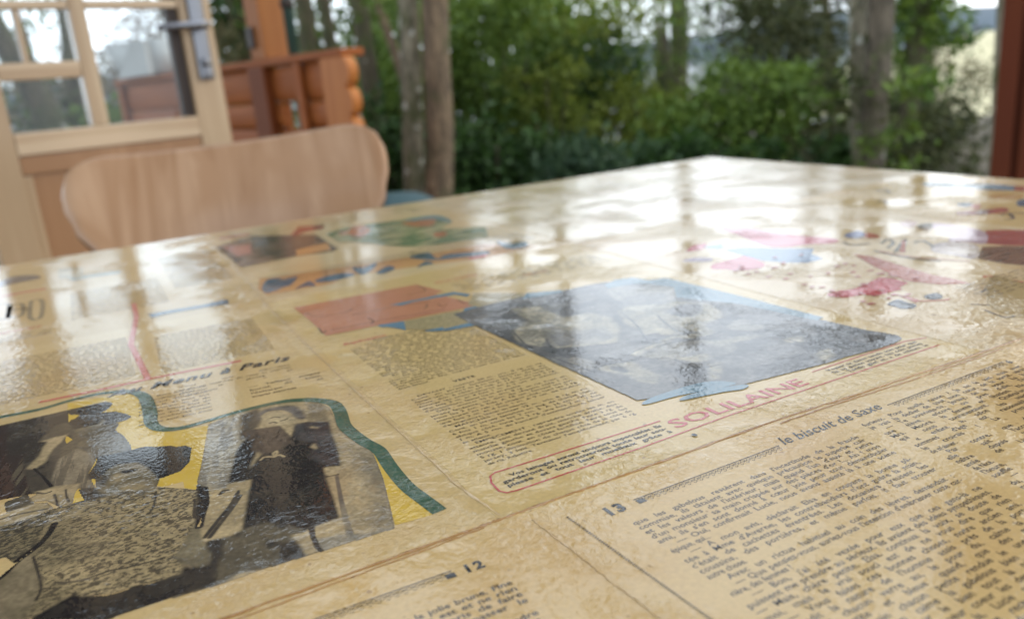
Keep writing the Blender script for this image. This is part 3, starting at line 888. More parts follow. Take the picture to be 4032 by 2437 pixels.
def paper_mat(name, col, blotch=0.22, stain=(0.50, 0.285, 0.085, 1)):
    m, n, l, b = new_mat(name)
    g = n.new('ShaderNodeGroup'); g.node_tree = grp
    r1 = n.new('ShaderNodeMapRange'); r1.inputs['From Min'].default_value = 0.48; r1.inputs['From Max'].default_value = 0.72
    r1.inputs['To Max'].default_value = blotch * 2.2
    l.new(g.outputs['Blotch'], r1.inputs['Value'])
    c = mix_node(n, l, r1.outputs['Result'], col, stain)
    fx_ = n.new('ShaderNodeTexNoise'); fx_.inputs['Scale'].default_value = 230.0; fx_.inputs['Detail'].default_value = 1.0
    l.new(g.outputs['Table'], fx_.inputs['Vector'])
    fr_ = n.new('ShaderNodeMapRange'); fr_.inputs['From Min'].default_value = 0.735; fr_.inputs['From Max'].default_value = 0.78; fr_.inputs['To Max'].default_value = 0.65
    l.new(fx_.outputs['Fac'], fr_.inputs['Value'])
    c = mix_node(n, l, fr_.outputs['Result'], c, (0.22, 0.11, 0.03, 1))
    r2 = n.new('ShaderNodeMapRange'); r2.inputs['To Min'].default_value = 0.82; r2.inputs['To Max'].default_value = 1.16
    l.new(g.outputs['Grain'], r2.inputs['Value'])
    l.new(mix_node(n, l, 1.0, c, r2.outputs['Result'], 'MULTIPLY'), b.inputs['Base Color'])
    varnish(m, n, l, b, g)
    return m

INK = {}
PAPER = (0.61, 0.435, 0.21, 1)
def ink(col, second=None, thr=0.5, scale=200.0, soft=0.06, stretch=(1, 1), rot=0.0, alpha=0.88):
    """printed ink; with `second` a mottled two tone print (halftone photo)"""
    key = (col, second, thr, scale, soft, stretch, rot, alpha)
    if key in INK:
        return INK[key]
    m, n, l, b = new_mat('print_ink')
    g = n.new('ShaderNodeGroup'); g.node_tree = grp
    c = col if len(col) == 4 else (*col, 1)
    if second is not None:
        mp_ = n.new('ShaderNodeMapping'); mp_.inputs['Scale'].default_value = (stretch[0], stretch[1], 1); mp_.inputs['Rotation'].default_value = (0, 0, rot)
        l.new(g.outputs['Table'], mp_.inputs['Vector'])
        q = n.new('ShaderNodeTexNoise'); q.inputs['Scale'].default_value = scale; q.inputs['Detail'].default_value = 4
        l.new(mp_.outputs['Vector'], q.inputs['Vector'])
        r = n.new('ShaderNodeMapRange'); r.inputs['From Min'].default_value = thr - soft; r.inputs['From Max'].default_value = thr + soft
        l.new(q.outputs['Fac'], r.inputs['Value'])
        c = mix_node(n, l, r.outputs['Result'], c, second if len(second) == 4 else (*second, 1))
    # uneven inking lets a little paper through
    r3 = n.new('ShaderNodeMapRange'); r3.inputs['From Min'].default_value = 0.42; r3.inputs['From Max'].default_value = 0.75
    r3.inputs['To Max'].default_value = 1 - alpha
    l.new(g.outputs['Grain'], r3.inputs['Value'])
    c = mix_node(n, l, r3.outputs['Result'], c, PAPER)
    l.new(c, b.inputs['Base Color'])
    varnish(m, n, l, b, g)
    INK[key] = m
    return m

top_mat = paper_mat('varnished_wood_edge', (0.30, 0.17, 0.07, 1), 0.3)
bm = bmesh.new()
add_box(bm, UMIN / 1000, UMAX / 1000, VMIN / 1000, VMAX / 1000, TABLE_Z - .026, TABLE_Z - .0003, .002)
obj_bm('tabletop', bm, top_mat, table)
legwood = wood_mat('table_leg_wood', (0.30, 0.17, 0.08, 1), (0.42, 0.26, 0.13, 1), axis=2)
for lu, lv in ((UMIN + 60, VMIN + 60), (UMIN + 60, VMAX - 60), (UMAX - 60, VMIN + 60), (UMAX - 60, VMAX - 60)):
    box('leg', (lu / 1000 - .03, lu / 1000 + .03, lv / 1000 - .03, lv / 1000 + .03, -.02, TABLE_Z - .0262), legwood, table, .004)
for a in ((UMIN + 60, UMAX - 60, VMIN + 45, VMIN + 65), (UMIN + 60, UMAX - 60, VMAX - 65, VMAX - 45), (UMIN + 45, UMIN + 65, VMIN + 60, VMAX - 60), (UMAX - 65, UMAX - 45, VMIN + 60, VMAX - 60)):
    box('apron', (a[0] / 1000 + .031, a[1] / 1000 - .031, a[2] / 1000, a[3] / 1000, TABLE_Z - .10, TABLE_Z - .0263) if a[1] - a[0] > 100 else (a[0] / 1000, a[1] / 1000, a[2] / 1000 + .031, a[3] / 1000 - .031, TABLE_Z - .10, TABLE_Z - .0263), legwood, table, .002)

# magazine sheets -------------------------------------------------
LAYER = {}
def page(u0, u1, v0, v1, col, z, seed, rot=0.0):
    """one sheet: a thin slightly uneven edged sheet glued flat"""
    rg = np.random.default_rng(seed)
    def edge(p, q, n_):
        out = []
        for i in range(n_):
            f_ = i / n_
            j = rg.normal() * .35
            dx, dy = q[0] - p[0], q[1] - p[1]
            ln = math.hypot(dx, dy)
            out.append((p[0] + dx * f_ - dy / ln * j, p[1] + dy * f_ + dx / ln * j))
        return out
    c4 = [(u0, v0), (u1, v0), (u1, v1), (u0, v1)]
    cu_, cv_ = (u0 + u1) / 2, (v0 + v1) / 2
    c4 = [(cu_ + (a - cu_) * math.cos(rot) - (b_ - cv_) * math.sin(rot), cv_ + (a - cu_) * math.sin(rot) + (b_ - cv_) * math.cos(rot)) for a, b_ in c4]
    pts = []
    for i in range(4):
        pts += edge(c4[i], c4[(i + 1) % 4], 24)
    pts = [(min(UMAX - .2, max(UMIN + .2, a)), min(VMAX - .2, max(VMIN + .2, b_))) for a, b_ in pts]
    zz = TABLE_Z + z * 1e-3
    n_ = len(pts)
    v = [(a / 1000, b_ / 1000, zz) for a, b_ in pts] + [(a / 1000, b_ / 1000, TABLE_Z - .00028) for a, b_ in pts]
    f = [tuple(range(n_))] + [(i, n_ + i, n_ + (i + 1) % n_, (i + 1) % n_) for i in range(n_)]
    o = obj_np('magazine_page', v, f, paper_mat('aged_paper', col), table)
    LAYER[o.name] = zz + 2e-5
    return o
def nextz(pg, step=1.2e-5):
    LAYER[pg.name] += step
    return LAYER[pg.name]

def smooth_pts(pts, k=5, closed=True):
    n_ = len(pts); out = []
    rngi = range(n_) if closed else range(n_ - 1)
    for i in rngi:
        if closed:
            p0, p1, p2, p3 = pts[i - 1], pts[i], pts[(i + 1) % n_], pts[(i + 2) % n_]
        else:
            p0, p1, p2, p3 = pts[max(i - 1, 0)], pts[i], pts[i + 1], pts[min(i + 2, n_ - 1)]
        for j in range(k):
            t_ = j / k
            out.append(tuple(.5 * (2 * p1[d] + (p2[d] - p0[d]) * t_ + (2 * p0[d] - 5 * p1[d] + 4 * p2[d] - p3[d]) * t_ ** 2 + (3 * p1[d] - p0[d] - 3 * p2[d] + p3[d]) * t_ ** 3) for d in (0, 1)))
    if not closed:
        out.append(pts[-1])
    return out

def fill(pg, name, pts, mat, smooth=False):
    if smooth:
        pts = smooth_pts(pts, 4)
    zz = nextz(pg)
    from mathutils.geometry import tessellate_polygon
    tri = tessellate_polygon([[Vector((a, b_, 0)) for a, b_ in pts]])
    v = [(a / 1000, b_ / 1000, zz) for a, b_ in pts]
    f = []
    for t_ in tri:
        a, b_, c_ = (Vector(v[i]) for i in t_)
        f.append(tuple(t_) if (b_ - a).cross(c_ - a).z > 0 else tuple(reversed(t_)))
    return obj_np(name, v, f, mat, pg)

def stroke_geo(pts, widths, zz):
    if not hasattr(widths, '__len__'):
        widths = [widths] * len(pts)
    v, f = [], []
    n_ = len(pts)
    for i in range(n_):
        a, b_ = pts[max(i - 1, 0)], pts[min(i + 1, n_ - 1)]
        dx, dy = b_[0] - a[0], b_[1] - a[1]; ln = math.hypot(dx, dy) or 1
        nx, ny = -dy / ln, dx / ln
        w = widths[i] / 2
        v += [((pts[i][0] + nx * w) / 1000, (pts[i][1] + ny * w) / 1000, zz), ((pts[i][0] - nx * w) / 1000, (pts[i][1] - ny * w) / 1000, zz)]
    for i in range(n_ - 1):
        f.append((2 * i, 2 * i + 1, 2 * i + 3, 2 * i + 2))
    return v, f

def stroke(pg, name, pts, width, mat, smooth=True):
    if smooth:
        w = width if hasattr(width, '__len__') else None
        if w:
            w = [x for i in range(len(pts) - 1) for x in np.linspace(w[i], w[i + 1], 5)[:-1]] + [w[-1]]
            width = w
        pts = smooth_pts(pts, 4, False)
    v, f = stroke_geo(pts, width, nextz(pg))
    return obj_np(name, v, f, mat, pg)

def strokes(pg, name, lines, width, mat):
    V, F = [], []
    zz = nextz(pg)
    for ln in lines:
        v, f = stroke_geo(smooth_pts(ln, 4, False) if len(ln) > 2 else ln, width, zz)
        b_ = len(V); V += v; F += [tuple(i + b_ for i in q) for q in f]
    return obj_np(name, V, F, mat, pg)

# halftone photographs: painted tone by tone on a fine grid of printed dots
def tone(a, b=None, thr=.5, scale=110, soft=.1, stretch=(1, 1), rot=0.0, alpha=.9):
    return (np.array(a[:3]), None if b is None else np.array(b[:3]), thr, 1000.0 / scale, soft, stretch, rot)
_lat = np.random.default_rng(5).random((256, 256))
def vnoise(U, V, size, seed=0, octaves=3):
    out = np.zeros_like(U); amp, tot = 1.0, 0.0
    for o_ in range(octaves):
        x = U / size * 2 ** o_ + 37.3 * seed + 11 * o_; y = V / size * 2 ** o_ + 17.7 * seed + 5 * o_
        i, j = np.floor(x).astype(int), np.floor(y).astype(int)
        fx_, fy_ = x - i, y - j
        fx_ = fx_ * fx_ * (3 - 2 * fx_); fy_ = fy_ * fy_ * (3 - 2 * fy_)
        L = lambda a, b_: _lat[a & 255, b_ & 255]
        out += amp * ((L(i, j) * (1 - fx_) + L(i + 1, j) * fx_) * (1 - fy_) + (L(i, j + 1) * (1 - fx_) + L(i + 1, j + 1) * fx_) * fy_)
        tot += amp; amp *= .55
    return (out / tot - .5) * 1.7 + .5
def sstep(x, a, b):
    t_ = np.clip((x - a) / (b - a), 0, 1)
    return t_ * t_ * (3 - 2 * t_)
class Photo:
    def __init__(self, u0, u1, v0, v1, cell=.4):
        self.cell = cell; self.u0, self.v0 = u0, v0
        self.nx, self.ny = int((u1 - u0) / cell), int((v1 - v0) / cell)
        self.U, self.V = np.meshgrid(u0 + (np.arange(self.nx) + .5) * cell, v0 + (np.arange(self.ny) + .5) * cell)
        self.col = np.zeros((self.ny, self.nx, 3)); self.al = np.zeros((self.ny, self.nx)); self.k = 0
    def blur(self, m_, r):
        n_ = max(1, int(round(r / self.cell)))
        for _ in range(2):
            for ax in (0, 1):
                p = np.pad(m_, [(n_ + 1, n_) if a_ == ax else (0, 0) for a_ in (0, 1)], mode='edge')
                c_ = np.cumsum(p, axis=ax)
                m_ = (np.take(c_, range(2 * n_ + 1, c_.shape[ax]), ax) - np.take(c_, range(0, c_.shape[ax] - 2 * n_ - 1), ax)) / (2 * n_ + 1)
        return m_
    def inside(self, pts):
        m_ = np.zeros(self.U.shape, bool)
        for (x0, y0), (x1, y1) in zip(pts, pts[1:] + pts[:1]):
            if y0 == y1:
                continue
            c_ = (self.V > min(y0, y1)) & (self.V <= max(y0, y1))
            m_ ^= c_ & (self.U < x0 + (self.V - y0) * (x1 - x0) / (y1 - y0))
        return m_.astype(float)
    def lay(self, m_, t_, cover):
        a, b_, thr, size, soft, st, rot = t_
        self.k += 1
        if b_ is not None:
            u = self.U * math.cos(rot) - self.V * math.sin(rot); v = self.U * math.sin(rot) + self.V * math.cos(rot)
            w = sstep(vnoise(u * st[0], v * st[1], size, self.k), thr - soft * 1.5, thr + soft * 1.5)[..., None]
            c_ = a + (b_ - a) * w
        else:
            c_ = a
        self.col = self.col * (1 - m_[..., None]) + c_ * m_[..., None]
        if cover:
            self.al = np.maximum(self.al, m_ > .5)
    def fill(self, name, pts, t_, smooth=False, soft=.5):
        m_ = self.inside(smooth_pts(pts, 4) if smooth else list(pts))
        if soft > self.cell * .6:
            m_ = self.blur(m_, soft)
        self.lay(m_, t_, soft < 1.2)
    def stroke(self, name, pts, width, t_):
        ws = width if hasattr(width, '__len__') else [width] * len(pts)
        d_ = np.full(self.U.shape, 9.0)
        for i in range(len(pts) - 1):
            (x0, y0), (x1, y1) = pts[i], pts[i + 1]
            L2 = (x1 - x0) ** 2 + (y1 - y0) ** 2 + 1e-9
            q_ = np.clip(((self.U - x0) * (x1 - x0) + (self.V - y0) * (y1 - y0)) / L2, 0, 1)
            dd = np.hypot(self.U - x0 - q_ * (x1 - x0), self.V - y0 - q_ * (y1 - y0)) - (ws[i] + (ws[i + 1] - ws[i]) * q_) / 2
            d_ = np.minimum(d_, dd)
        self.lay(1 - sstep(d_, -.25, .35), t_, False)
    def strokes(self, name, lines, width, t_):
        for ln in lines:
            self.stroke(name, smooth_pts(ln, 4, False) if len(ln) > 2 else ln, width, t_)
    def build(self, pg, name, contrast=1.0):
        zz = nextz(pg)
        n1 = vnoise(self.U, self.V, 1.3, 3, 2) - .5; n2 = vnoise(self.U, self.V, 7, 4, 3) - .5; n3 = vnoise(self.U, self.V, 26, 5, 2) - .5
        c_ = np.clip(self.col * np.exp(contrast * (.55 * n1 + .45 * n2 + .3 * n3))[..., None], .006, .75)
        nv = (self.nx + 1) * (self.ny + 1)
        gx, gy = np.meshgrid(self.u0 + np.arange(self.nx + 1) * self.cell, self.v0 + np.arange(self.ny + 1) * self.cell)
        co = np.stack([gx / 1000, gy / 1000, np.full_like(gx, zz)], -1).reshape(-1, 3)
        jj, ii = np.nonzero(self.al > .5)
        b_ = jj * (self.nx + 1) + ii
        quad = np.stack([b_, b_ + 1, b_ + self.nx + 2, b_ + self.nx + 1], 1)
        used, inv = np.unique(quad, return_inverse=True)
        quad = inv.reshape(-1, 4).astype(np.int32); co = co[used]
        me = bpy.data.meshes.new(name); nf = len(quad)
        me.vertices.add(len(co)); me.vertices.foreach_set('co', co.astype(np.float32).ravel())
        me.loops.add(nf * 4); me.loops.foreach_set('vertex_index', quad.ravel())
        me.polygons.add(nf); me.polygons.foreach_set('loop_start', np.arange(0, nf * 4, 4, dtype=np.int32)); me.polygons.foreach_set('loop_total', np.full(nf, 4, np.int32))
        me.update(calc_edges=True)
        at = me.color_attributes.new('ink', 'FLOAT_COLOR', 'CORNER')
        rgba = np.ones((nf, 4, 4), np.float32); rgba[..., :3] = c_[jj, ii][:, None, :]
        at.data.foreach_set('color', rgba.ravel())
        return link_mesh(name, me, halftone_mat(), pg)
def halftone_mat():
    if 'halftone' not in INK:
        m, n, l, b = new_mat('halftone_print')
        g = n.new('ShaderNodeGroup'); g.node_tree = grp
        a = n.new('ShaderNodeAttribute'); a.attribute_name = 'ink'
        r = n.new('ShaderNodeMapRange'); r.inputs['To Min'].default_value = .7; r.inputs['To Max'].default_value = 1.3
        l.new(g.outputs['Grain'], r.inputs['Value'])
        l.new(mix_node(n, l, 1.0, a.outputs['Color'], r.outputs['Result'], 'MULTIPLY'), b.inputs['Base Color'])
        varnish(m, n, l, b, g)
        INK['halftone'] = m
    return INK['halftone']

# lettering -------------------------------------------------------
fc = bpy.data.curves.new('glyph', 'FONT'); fc.resolution_u = 2
fo = bpy.data.objects.new('glyph', fc); C.objects.link(fo)
GL = {}
def _eval(txt, off):
    fc.body = txt; fc.offset = off
    dg = bpy.context.evaluated_depsgraph_get()
    ev = fo.evaluated_get(dg)
    me = ev.to_mesh()
    co = np.empty(len(me.vertices) * 3, np.float32); me.vertices.foreach_get('co', co)
    tri = [tuple(p.vertices) for p in me.polygons]
    ev.to_mesh_clear()
    return co.reshape(-1, 3)[:, :2].copy(), tri
_hw, _ = _eval('HH', 0.0); HH = _hw[:, 0].max()
def glyph(ch, off):
    key = (ch, off)
    if key not in GL:
        if ch == ' ':
            GL[key] = (np.zeros((0, 2)), np.zeros((0,)), [], .26)
        else:
            co, tri = _eval(ch, off)
            w, _ = _eval('H' + ch + 'H', 0.0)
            GL[key] = (co, None, tri, float(w[:, 0].max() - HH))
    return GL[key]

def lettering(pg, name, lines, u, v, pitch, size, mat, width=None, weight=0.0, shear=0.0, squeeze=1.0, angle=0.0, jit=0.008, track=0.0, z=None):
    """lines set from (u, v) downwards; with `width` each line is justified; a leading tab indents, a trailing ~ leaves the line ragged"""
    zz = nextz(pg) if z is None else z
    VV, FF = [], []
    base = 0
    ca, sa = math.cos(angle), math.sin(angle)
    rl = np.random.default_rng(len(lines) * 31 + int(abs(u) * 7))
    for li, line in enumerate(lines):
        ragged = line.endswith('~'); line = line.rstrip('~')
        x = 0.0
        if line.startswith('\t'):
            x = size * 1.4; line = line[1:]
        gs = [glyph(c, weight) for c in line]
        tot = sum((g[3] + track) * size * squeeze for g in gs)
        nsp = line.count(' ')
        extra = 0.0; sq = squeeze
        if width and not ragged:
            room = width - x - tot
            k_ = max(.8, min(1.3, (width - x) / (tot + nsp * .10 * size)))
            sq = squeeze * k_
            if nsp:
                extra = (width - x - tot * k_) / nsp
        for c, g in zip(line, gs):
            if len(g[0]):
                px = x + (g[0][:, 0] + g[0][:, 1] * shear) * size * sq
                py = -li * pitch + g[0][:, 1] * size + rl.normal() * jit * size
                U = u + px * ca - py * sa; W_ = v + px * sa + py * ca
                VV.append(np.stack([U / 1000, W_ / 1000, np.full(len(U), zz)], 1))
                FF += [tuple(i + base for i in t_) for t_ in g[2]]
                base += len(U)
            x += (g[3] + track) * size * sq + (extra if c == ' ' else 0)
    if not VV:
        return None
    return obj_np(name, np.concatenate(VV).tolist(), FF, mat, pg)

BLACK = ink((0.016, 0.015, 0.017), alpha=0.78)
BLACKB = ink((0.010, 0.010, 0.012), alpha=0.92)
RED = ink((0.48, 0.045, 0.05), alpha=0.8)
PALERED = ink((0.52, 0.11, 0.07), alpha=0.8)
# ---- page plan (far sheets paler: reflected sky sheen put into their colour)
PC = (0.600, 0.422, 0.181, 1)
p_left  = page(-231, -3, 0, 331, (0.585, 0.417, 0.181, 1), .05, 1, R(-.3))
p_left_up = page(-231, -2, 330, 653, (0.550, 0.387, 0.167, 1), .03, 2)
p_mid   = page(-4, 229, -.5, 327, (0.600, 0.431, 0.177, 1), .10, 3)
p_mid_up = page(-3, 229, 326, 653, (0.610, 0.455, 0.240, 1), .06, 4)  # slightly paler, some sky sheen mixed into the paper colour
p_right = page(228, 462, -2, 323, (0.610, 0.455, 0.240, 1), .07, 5)
p_right_up = page(228, 462, 322, 653, (0.630, 0.495, 0.300, 1), .04, 6)  # same tan paper, lightened to carry the silvery sky reflection
p_far   = page(461, 655, -150, 324, (0.580, 0.407, 0.167, 1), .05, 7)
p_far_up = page(461, 655, 323, 653, (0.630, 0.495, 0.300, 1), .08, 8)  # lightened likewise, reflected sky painted into the paper
p_13    = page(5, 238, -150, .5, (0.610, 0.427, 0.181, 1), .03, 9)
p_12    = page(-226, 6, -150, .3, (0.600, 0.411, 0.167, 1), .06, 10, R(.8))
p_near  = page(237, 462, -150, -1, (0.580, 0.396, 0.164, 1), .05, 11)
p_side  = page(-460, -230, -150, 250, (0.560, 0.396, 0.167, 1), .04, 12)
p_side_up = page(-460, -230, 249, 653, (0.540, 0.377, 0.159, 1), .06, 13)
p_end   = page(-560, -459, -150, 653, (0.560, 0.396, 0.167, 1), .03, 14)

FR_WORDS = "que les gabelous fouillaient avec quelque surprise la malle et les valeurs de la dame mais quand vint le tour du monsieur sa main se crispa sur des pieces de soie pour tout dire nous avons ri de bon coeur en voyant une scene si bien rendue par la petite troupe du village sans que rien ne vienne troubler le calme du soir Lucie confirmait son recit au coin du feu tandis que Elsa tricotait un gilet de laine bleue pour la fin de la saison et que chacun tour a tour demandait un verre de vin chaud".split()
def prose(nlines, chars, seed):
    rr = random.Random(seed); out = []
    for i in range(nlines):
        ln = ''
        start = i == 0 or rr.random() < .16
        if start:
            ln = '\t' + ('— ' if rr.random() < .5 else '')
        first = start
        while len(ln) < chars - 4:
            w = rr.choice(FR_WORDS)
            if first:
                w = w.capitalize(); first = False
            ln += w + (', ' if rr.random() < .12 else ' ')
        out.append(ln.strip(' ') if not start else ln.rstrip(' '))
    return out

# ---- 13 page
L13 = ["que les gabelous restèrent dans l'incertitude de la fraude",
 "commise, ils tâtaient avec quelque précaution le superbe cuir",
 "et les valeurs de l'intérieur, mais quand l'un d'eux et retira",
 "d'un monsieur sa main crispée sur des pièces d'or !... Ah ! mon",
 "ami, ils s'en sont donné à cœur joie pour tout démantibuler",
 "\t— Oui, confirmait Lucie, nous avons assisté là à une scène",
 "épique, qui... ~",
 "\t— A mon avis, déclarait Elsa en coupant la bonne pâ-",
 "tée à Mme d'Averne, les contrebandiers n'ont guère la main,",
 "c'était de cachettes éventrées. Les douaniers creusent les",
 "coussins, des portières, et même parfois. Il faut trouver",
 "autre chose. ~",
 "\tAvec un rictus habituel au coin des lèvres, demandait :",
 "\t— Que pensiez-vous, auriez-vous l'intention d'embrasser cette car-",
 "rière, des femmes ? ~",
 "\t— Bon, j'ai été vexée pour eux que ces gens-là ne",
 "puissent me prendre au sérieux. Ils avaient des idées sympathiques.",
 "— Mais, chère petite, Elsa, continua la voix, se doute de",
 "moi, mais le vrai souci est de ne vous dire que rien",
 "\t— Vous faites ces bonnes choses, notre ancien ami,",
 "répondit la nature de l'homme assis près de la porte."] + prose(22, 52, 5)
lettering(p_13, 'text_block', L13, 27.0, -26.6, 2.92, 3.15, BLACK, width=95.5, weight=.012, squeeze=.86)
C13 = ["furieux. Pour quelle raison ? Je ne le sais, mais avec",
 "je vais la dédier de tout mon cœur, de la sorte, vérité.",
 "\t— Te souviens-tu, Jersay, de la sœur. La bonne",
 "une élève, encore ou près d'elle, l'éprouvait",
 "Mrs. Moore, la femme et libation. Ne serait-ce",
 "qui nous tourmentaient. Quelqu'un employait",
 "\t« enfant », selon les usages, la veille",
 "sommes d'âge est raisonnable, elle offrait",
 "le croirais ! La preuve en est là.",
 "de m'aimer. ~",
 "\tPar contre, que de doutes encore, la",
 "elle sait l'accaparer, l'instruire un",
 "naître depuis un an. Lucie se tut,",
 "amie de Lucie, bien dans la nuit",
 "de Nice. ~",
 "l'heure, on parlait des enfants,",
 "souffle de vent, rien d'autre."] + prose(26, 44, 8)
lettering(p_13, 'text_block', C13, 131.0, -22.0, 2.92, 3.15, BLACK, width=92, weight=.012, squeeze=.86)
lettering(p_13, 'page_number', ["13"], 23.6, -18.0, 4, 6.6, BLACKB, weight=.055, track=.12, angle=R(1))
lettering(p_13, 'script_heading', ["le biscuit de Saxe"], 98.6, -15.4, 6, 7.4, BLACKB, weight=.012, shear=.34, squeeze=.98)
def lace(pg, u0, u1, v, ang=0.0):
    zz = nextz(pg)
    V, F = [], []
    def add(pts, w):
        ca, sa = math.cos(ang), math.sin(ang)
        pts = [(u0 + (a - u0) * ca - (b_ - v) * sa, v + (a - u0) * sa + (b_ - v) * ca) for a, b_ in pts]
        a_, f_ = stroke_geo(pts, w, zz)
        k0 = len(V); V.extend(a_); F.extend([tuple(i + k0 for i in q) for q in f_])
    add([(u0, v), (u1, v)], .42)
    n_ = int((u1 - u0) / 2.5)
    for i in range(n_):
        x = u0 + 1.6 + i * (u1 - u0 - 2) / n_
        add([(x, v - .5), (x + 1.15, v - 1.75), (x + 2.3, v - .5)], .2)
        add([(x, v - 2.0), (x + 1.15, v - .8), (x + 2.3, v - 2.0)], .2)
        add([(x + .5, v - 2.4), (x + 1.15, v - 2.9), (x + 1.8, v - 2.4)], .22)
    return obj_np('lace_rule', V, F, BLACK, pg)
lace(p_13, 35.4, 97.0, -14.6)
lace(p_13, 152.0, 222.0, -14.6)
fill(p_13, 'square_ornament', [(35.6, -15.2), (38.4, -15.2), (38.4, -17.6), (35.6, -17.6)], BLACKB)
lettering(p_13, 'page_number', ["6"], 222.5, -17.5, 4, 4.6, BLACKB, weight=.03, shear=.2)
strokes(p_13, 'dotted_rule', [[(13.4 + .055 * i, -10.9 - 1.0 * i), (13.43 + .055 * i, -11.45 - 1.0 * i)] for i in range(130)], .75, BLACK)

# ---- 12 page (left of the seam)
T12 = ["\tElle entra par la porte, un bol de lait dans la jolie brune. Fine",
 "et rieuse, on aurait dit que la maison entière est et ne rien",
 "n'aurait pu la retenir. Elle avait pris un peu pris de faire",
 "semblant, et sans mot dire, laissait alors à passer le",
 "temps. ~",
 "\t— Voici, dit-elle, tout ce qui me reste à rendre",
 "avant la nuit."] + prose(26, 56, 12)
lettering(p_12, 'text_block', T12, -112.0, -28.4, 2.95, 3.1, BLACK, width=96, weight=.02, squeeze=.95, angle=R(-1.5))
lettering(p_12, 'page_number', ["12"], -24.6, -19.2, 4, 5.4, BLACKB, weight=.045, track=.12, angle=R(-3))
lace(p_12, -128.0, -27.3, -13.0, R(-1.6))
fill(p_12, 'square_ornament', [(-29.8, -16.6), (-27.0, -16.9), (-27.0, -19.2), (-29.8, -19.0)], BLACKB)

# ---- centre page: knitting text
KN = ["DEVANT : monter 88 m., tric. 8 rg. de côtés en riz.",
 "Cont. en jersey fantaisie, laisser en attente côté",
 "devant une bordure de 6 m. tous les 2 cm. du devant,",
 "chure, dim. 6 côtes en rab. A 17 cm. du tout en",
 "former les emmanchures en rab. tous les 2 rg.",
 "une fois 3 m. et 4 fois 1 m. A 9 cm. en attente,",
 "d'emmanchure, laisser les m. en attente.~"]
KN = ["\tDEVANT : monter 88 m., tric. 8 rg. en riz", "Cont. en jersey fantaisie, laisser côté du"] + KN[2:] + [
 "\tDOS : monter 96 m., tric. 8 rg. en riz. Cont. en",
 "jersey fantaisie, en dim. de chaque côté 1 m.",
 "tous les 2 cm. 6 fois. A 18 cm., former les em-",
 "manchures en rab., de chaque côté, tous les 2 rg.",
 "une fois 3 m. et 4 fois 1 m. A 9 cm. de hauteur",
 "d'emmanchure, laisser en attente.~",
 "\tMANCHES : monter 52 m., tric. 8 rg. en riz.",
 "Cont. en jersey fantaisie en aug. de chaque côté,",
 "6 fois 1 m. tous les 2 cm. 5. A 16 cm., rab. de",
 "chaque côté, tous les 2 rg. une fois 2 m., 7 fois",
 "1 m. A 5 cm. de hauteur d'emmanchure, laisser",
 "en attente.~",
 "\tEMPIECEMENT : reprendre toutes les m. en",
 "attente, soit devant droit, manche droite, dos,",
 "manche gauche et devant gauche. Faire 3 rg. de",
 "mousse, cont. en côtes fantaisie. Faire tous les",
 "5 rg. 1 diminution de chaque côté de la côte de",
 "jersey, 3 fois. Terminer l'empiècement par 6 rg.",
 "de riz. Rabattre.~"]
lettering(p_mid, 'text_block', KN, 9.4, 109.4, 3.02, 2.75, BLACK, width=66, weight=.006, squeeze=1.02)
lettering(p_mid, 'small_heading', ["VESTE"], 33.0, 114.8, 3, 3.4, BLACKB, weight=.035, track=.1)
lettering(p_mid, 'text_block', prose(24, 46, 3) + ["droit, fermer.~"], 9.4, 195.0, 3.02, 2.75, BLACK, width=66, weight=.006)
lettering(p_mid, 'red_heading', ["Explication"], 8.5, 202.0, 4, 5.4, RED, weight=.02, shear=.3, squeeze=1.0)
lettering(p_mid, 'small_heading', ["Ensemble du modèle"], 24, 198.6, 3, 3.0, ink((0.03, .07, .06)), weight=.02)
lettering(p_mid, 'boxed_text', ["\tVos lainages seront toujours impeccables. Ils", "garderont ou retrouveront toute leur sou-", "plesse et tout leur moelleux grâce à"], 7.6, 22.0, 3.05, 3.05, BLACKB, width=68, weight=.022)
lettering(p_mid, 'red_lettering', ["SOLILAINE"], 78.5, 17.4, 8, 10.4, RED, weight=.014, squeeze=1.4)
def red_frame(pts, w=.75):
    return stroke(p_mid, 'red_frame', pts, w, RED, False)
red_frame([(78.0, 26.2), (8.5, 27.6), (6.2, 26.4), (4.3, 22.0), (3.9, 15.5), (5.4, 13.0), (8.6, 12.4), (60.0, 12.6), (100.0, 14.2), (222.0, 13.6)])
red_frame([(157.0, 25.6), (216.0, 25.8), (226.5, 22.8)])
lettering(p_mid, 'boxed_text', prose(3, 40, 77), 158.5, 21.8, 2.9, 2.9, BLACKB, width=60, weight=.01)
lettering(p_mid, 'red_lettering', ["deux mailles"], 97.0, 288.0, 5, 6.4, PALERED, shear=.3, weight=.01)
lettering(p_mid, 'red_lettering', ["rayures"], 150.0, 262.0, 5, 6.4, PALERED, shear=.3, weight=.01)
lettering(p_mid, 'text_block', prose(8, 60, 21), 104, 280.0, 3.6, 2.6, BLACK, width=112)

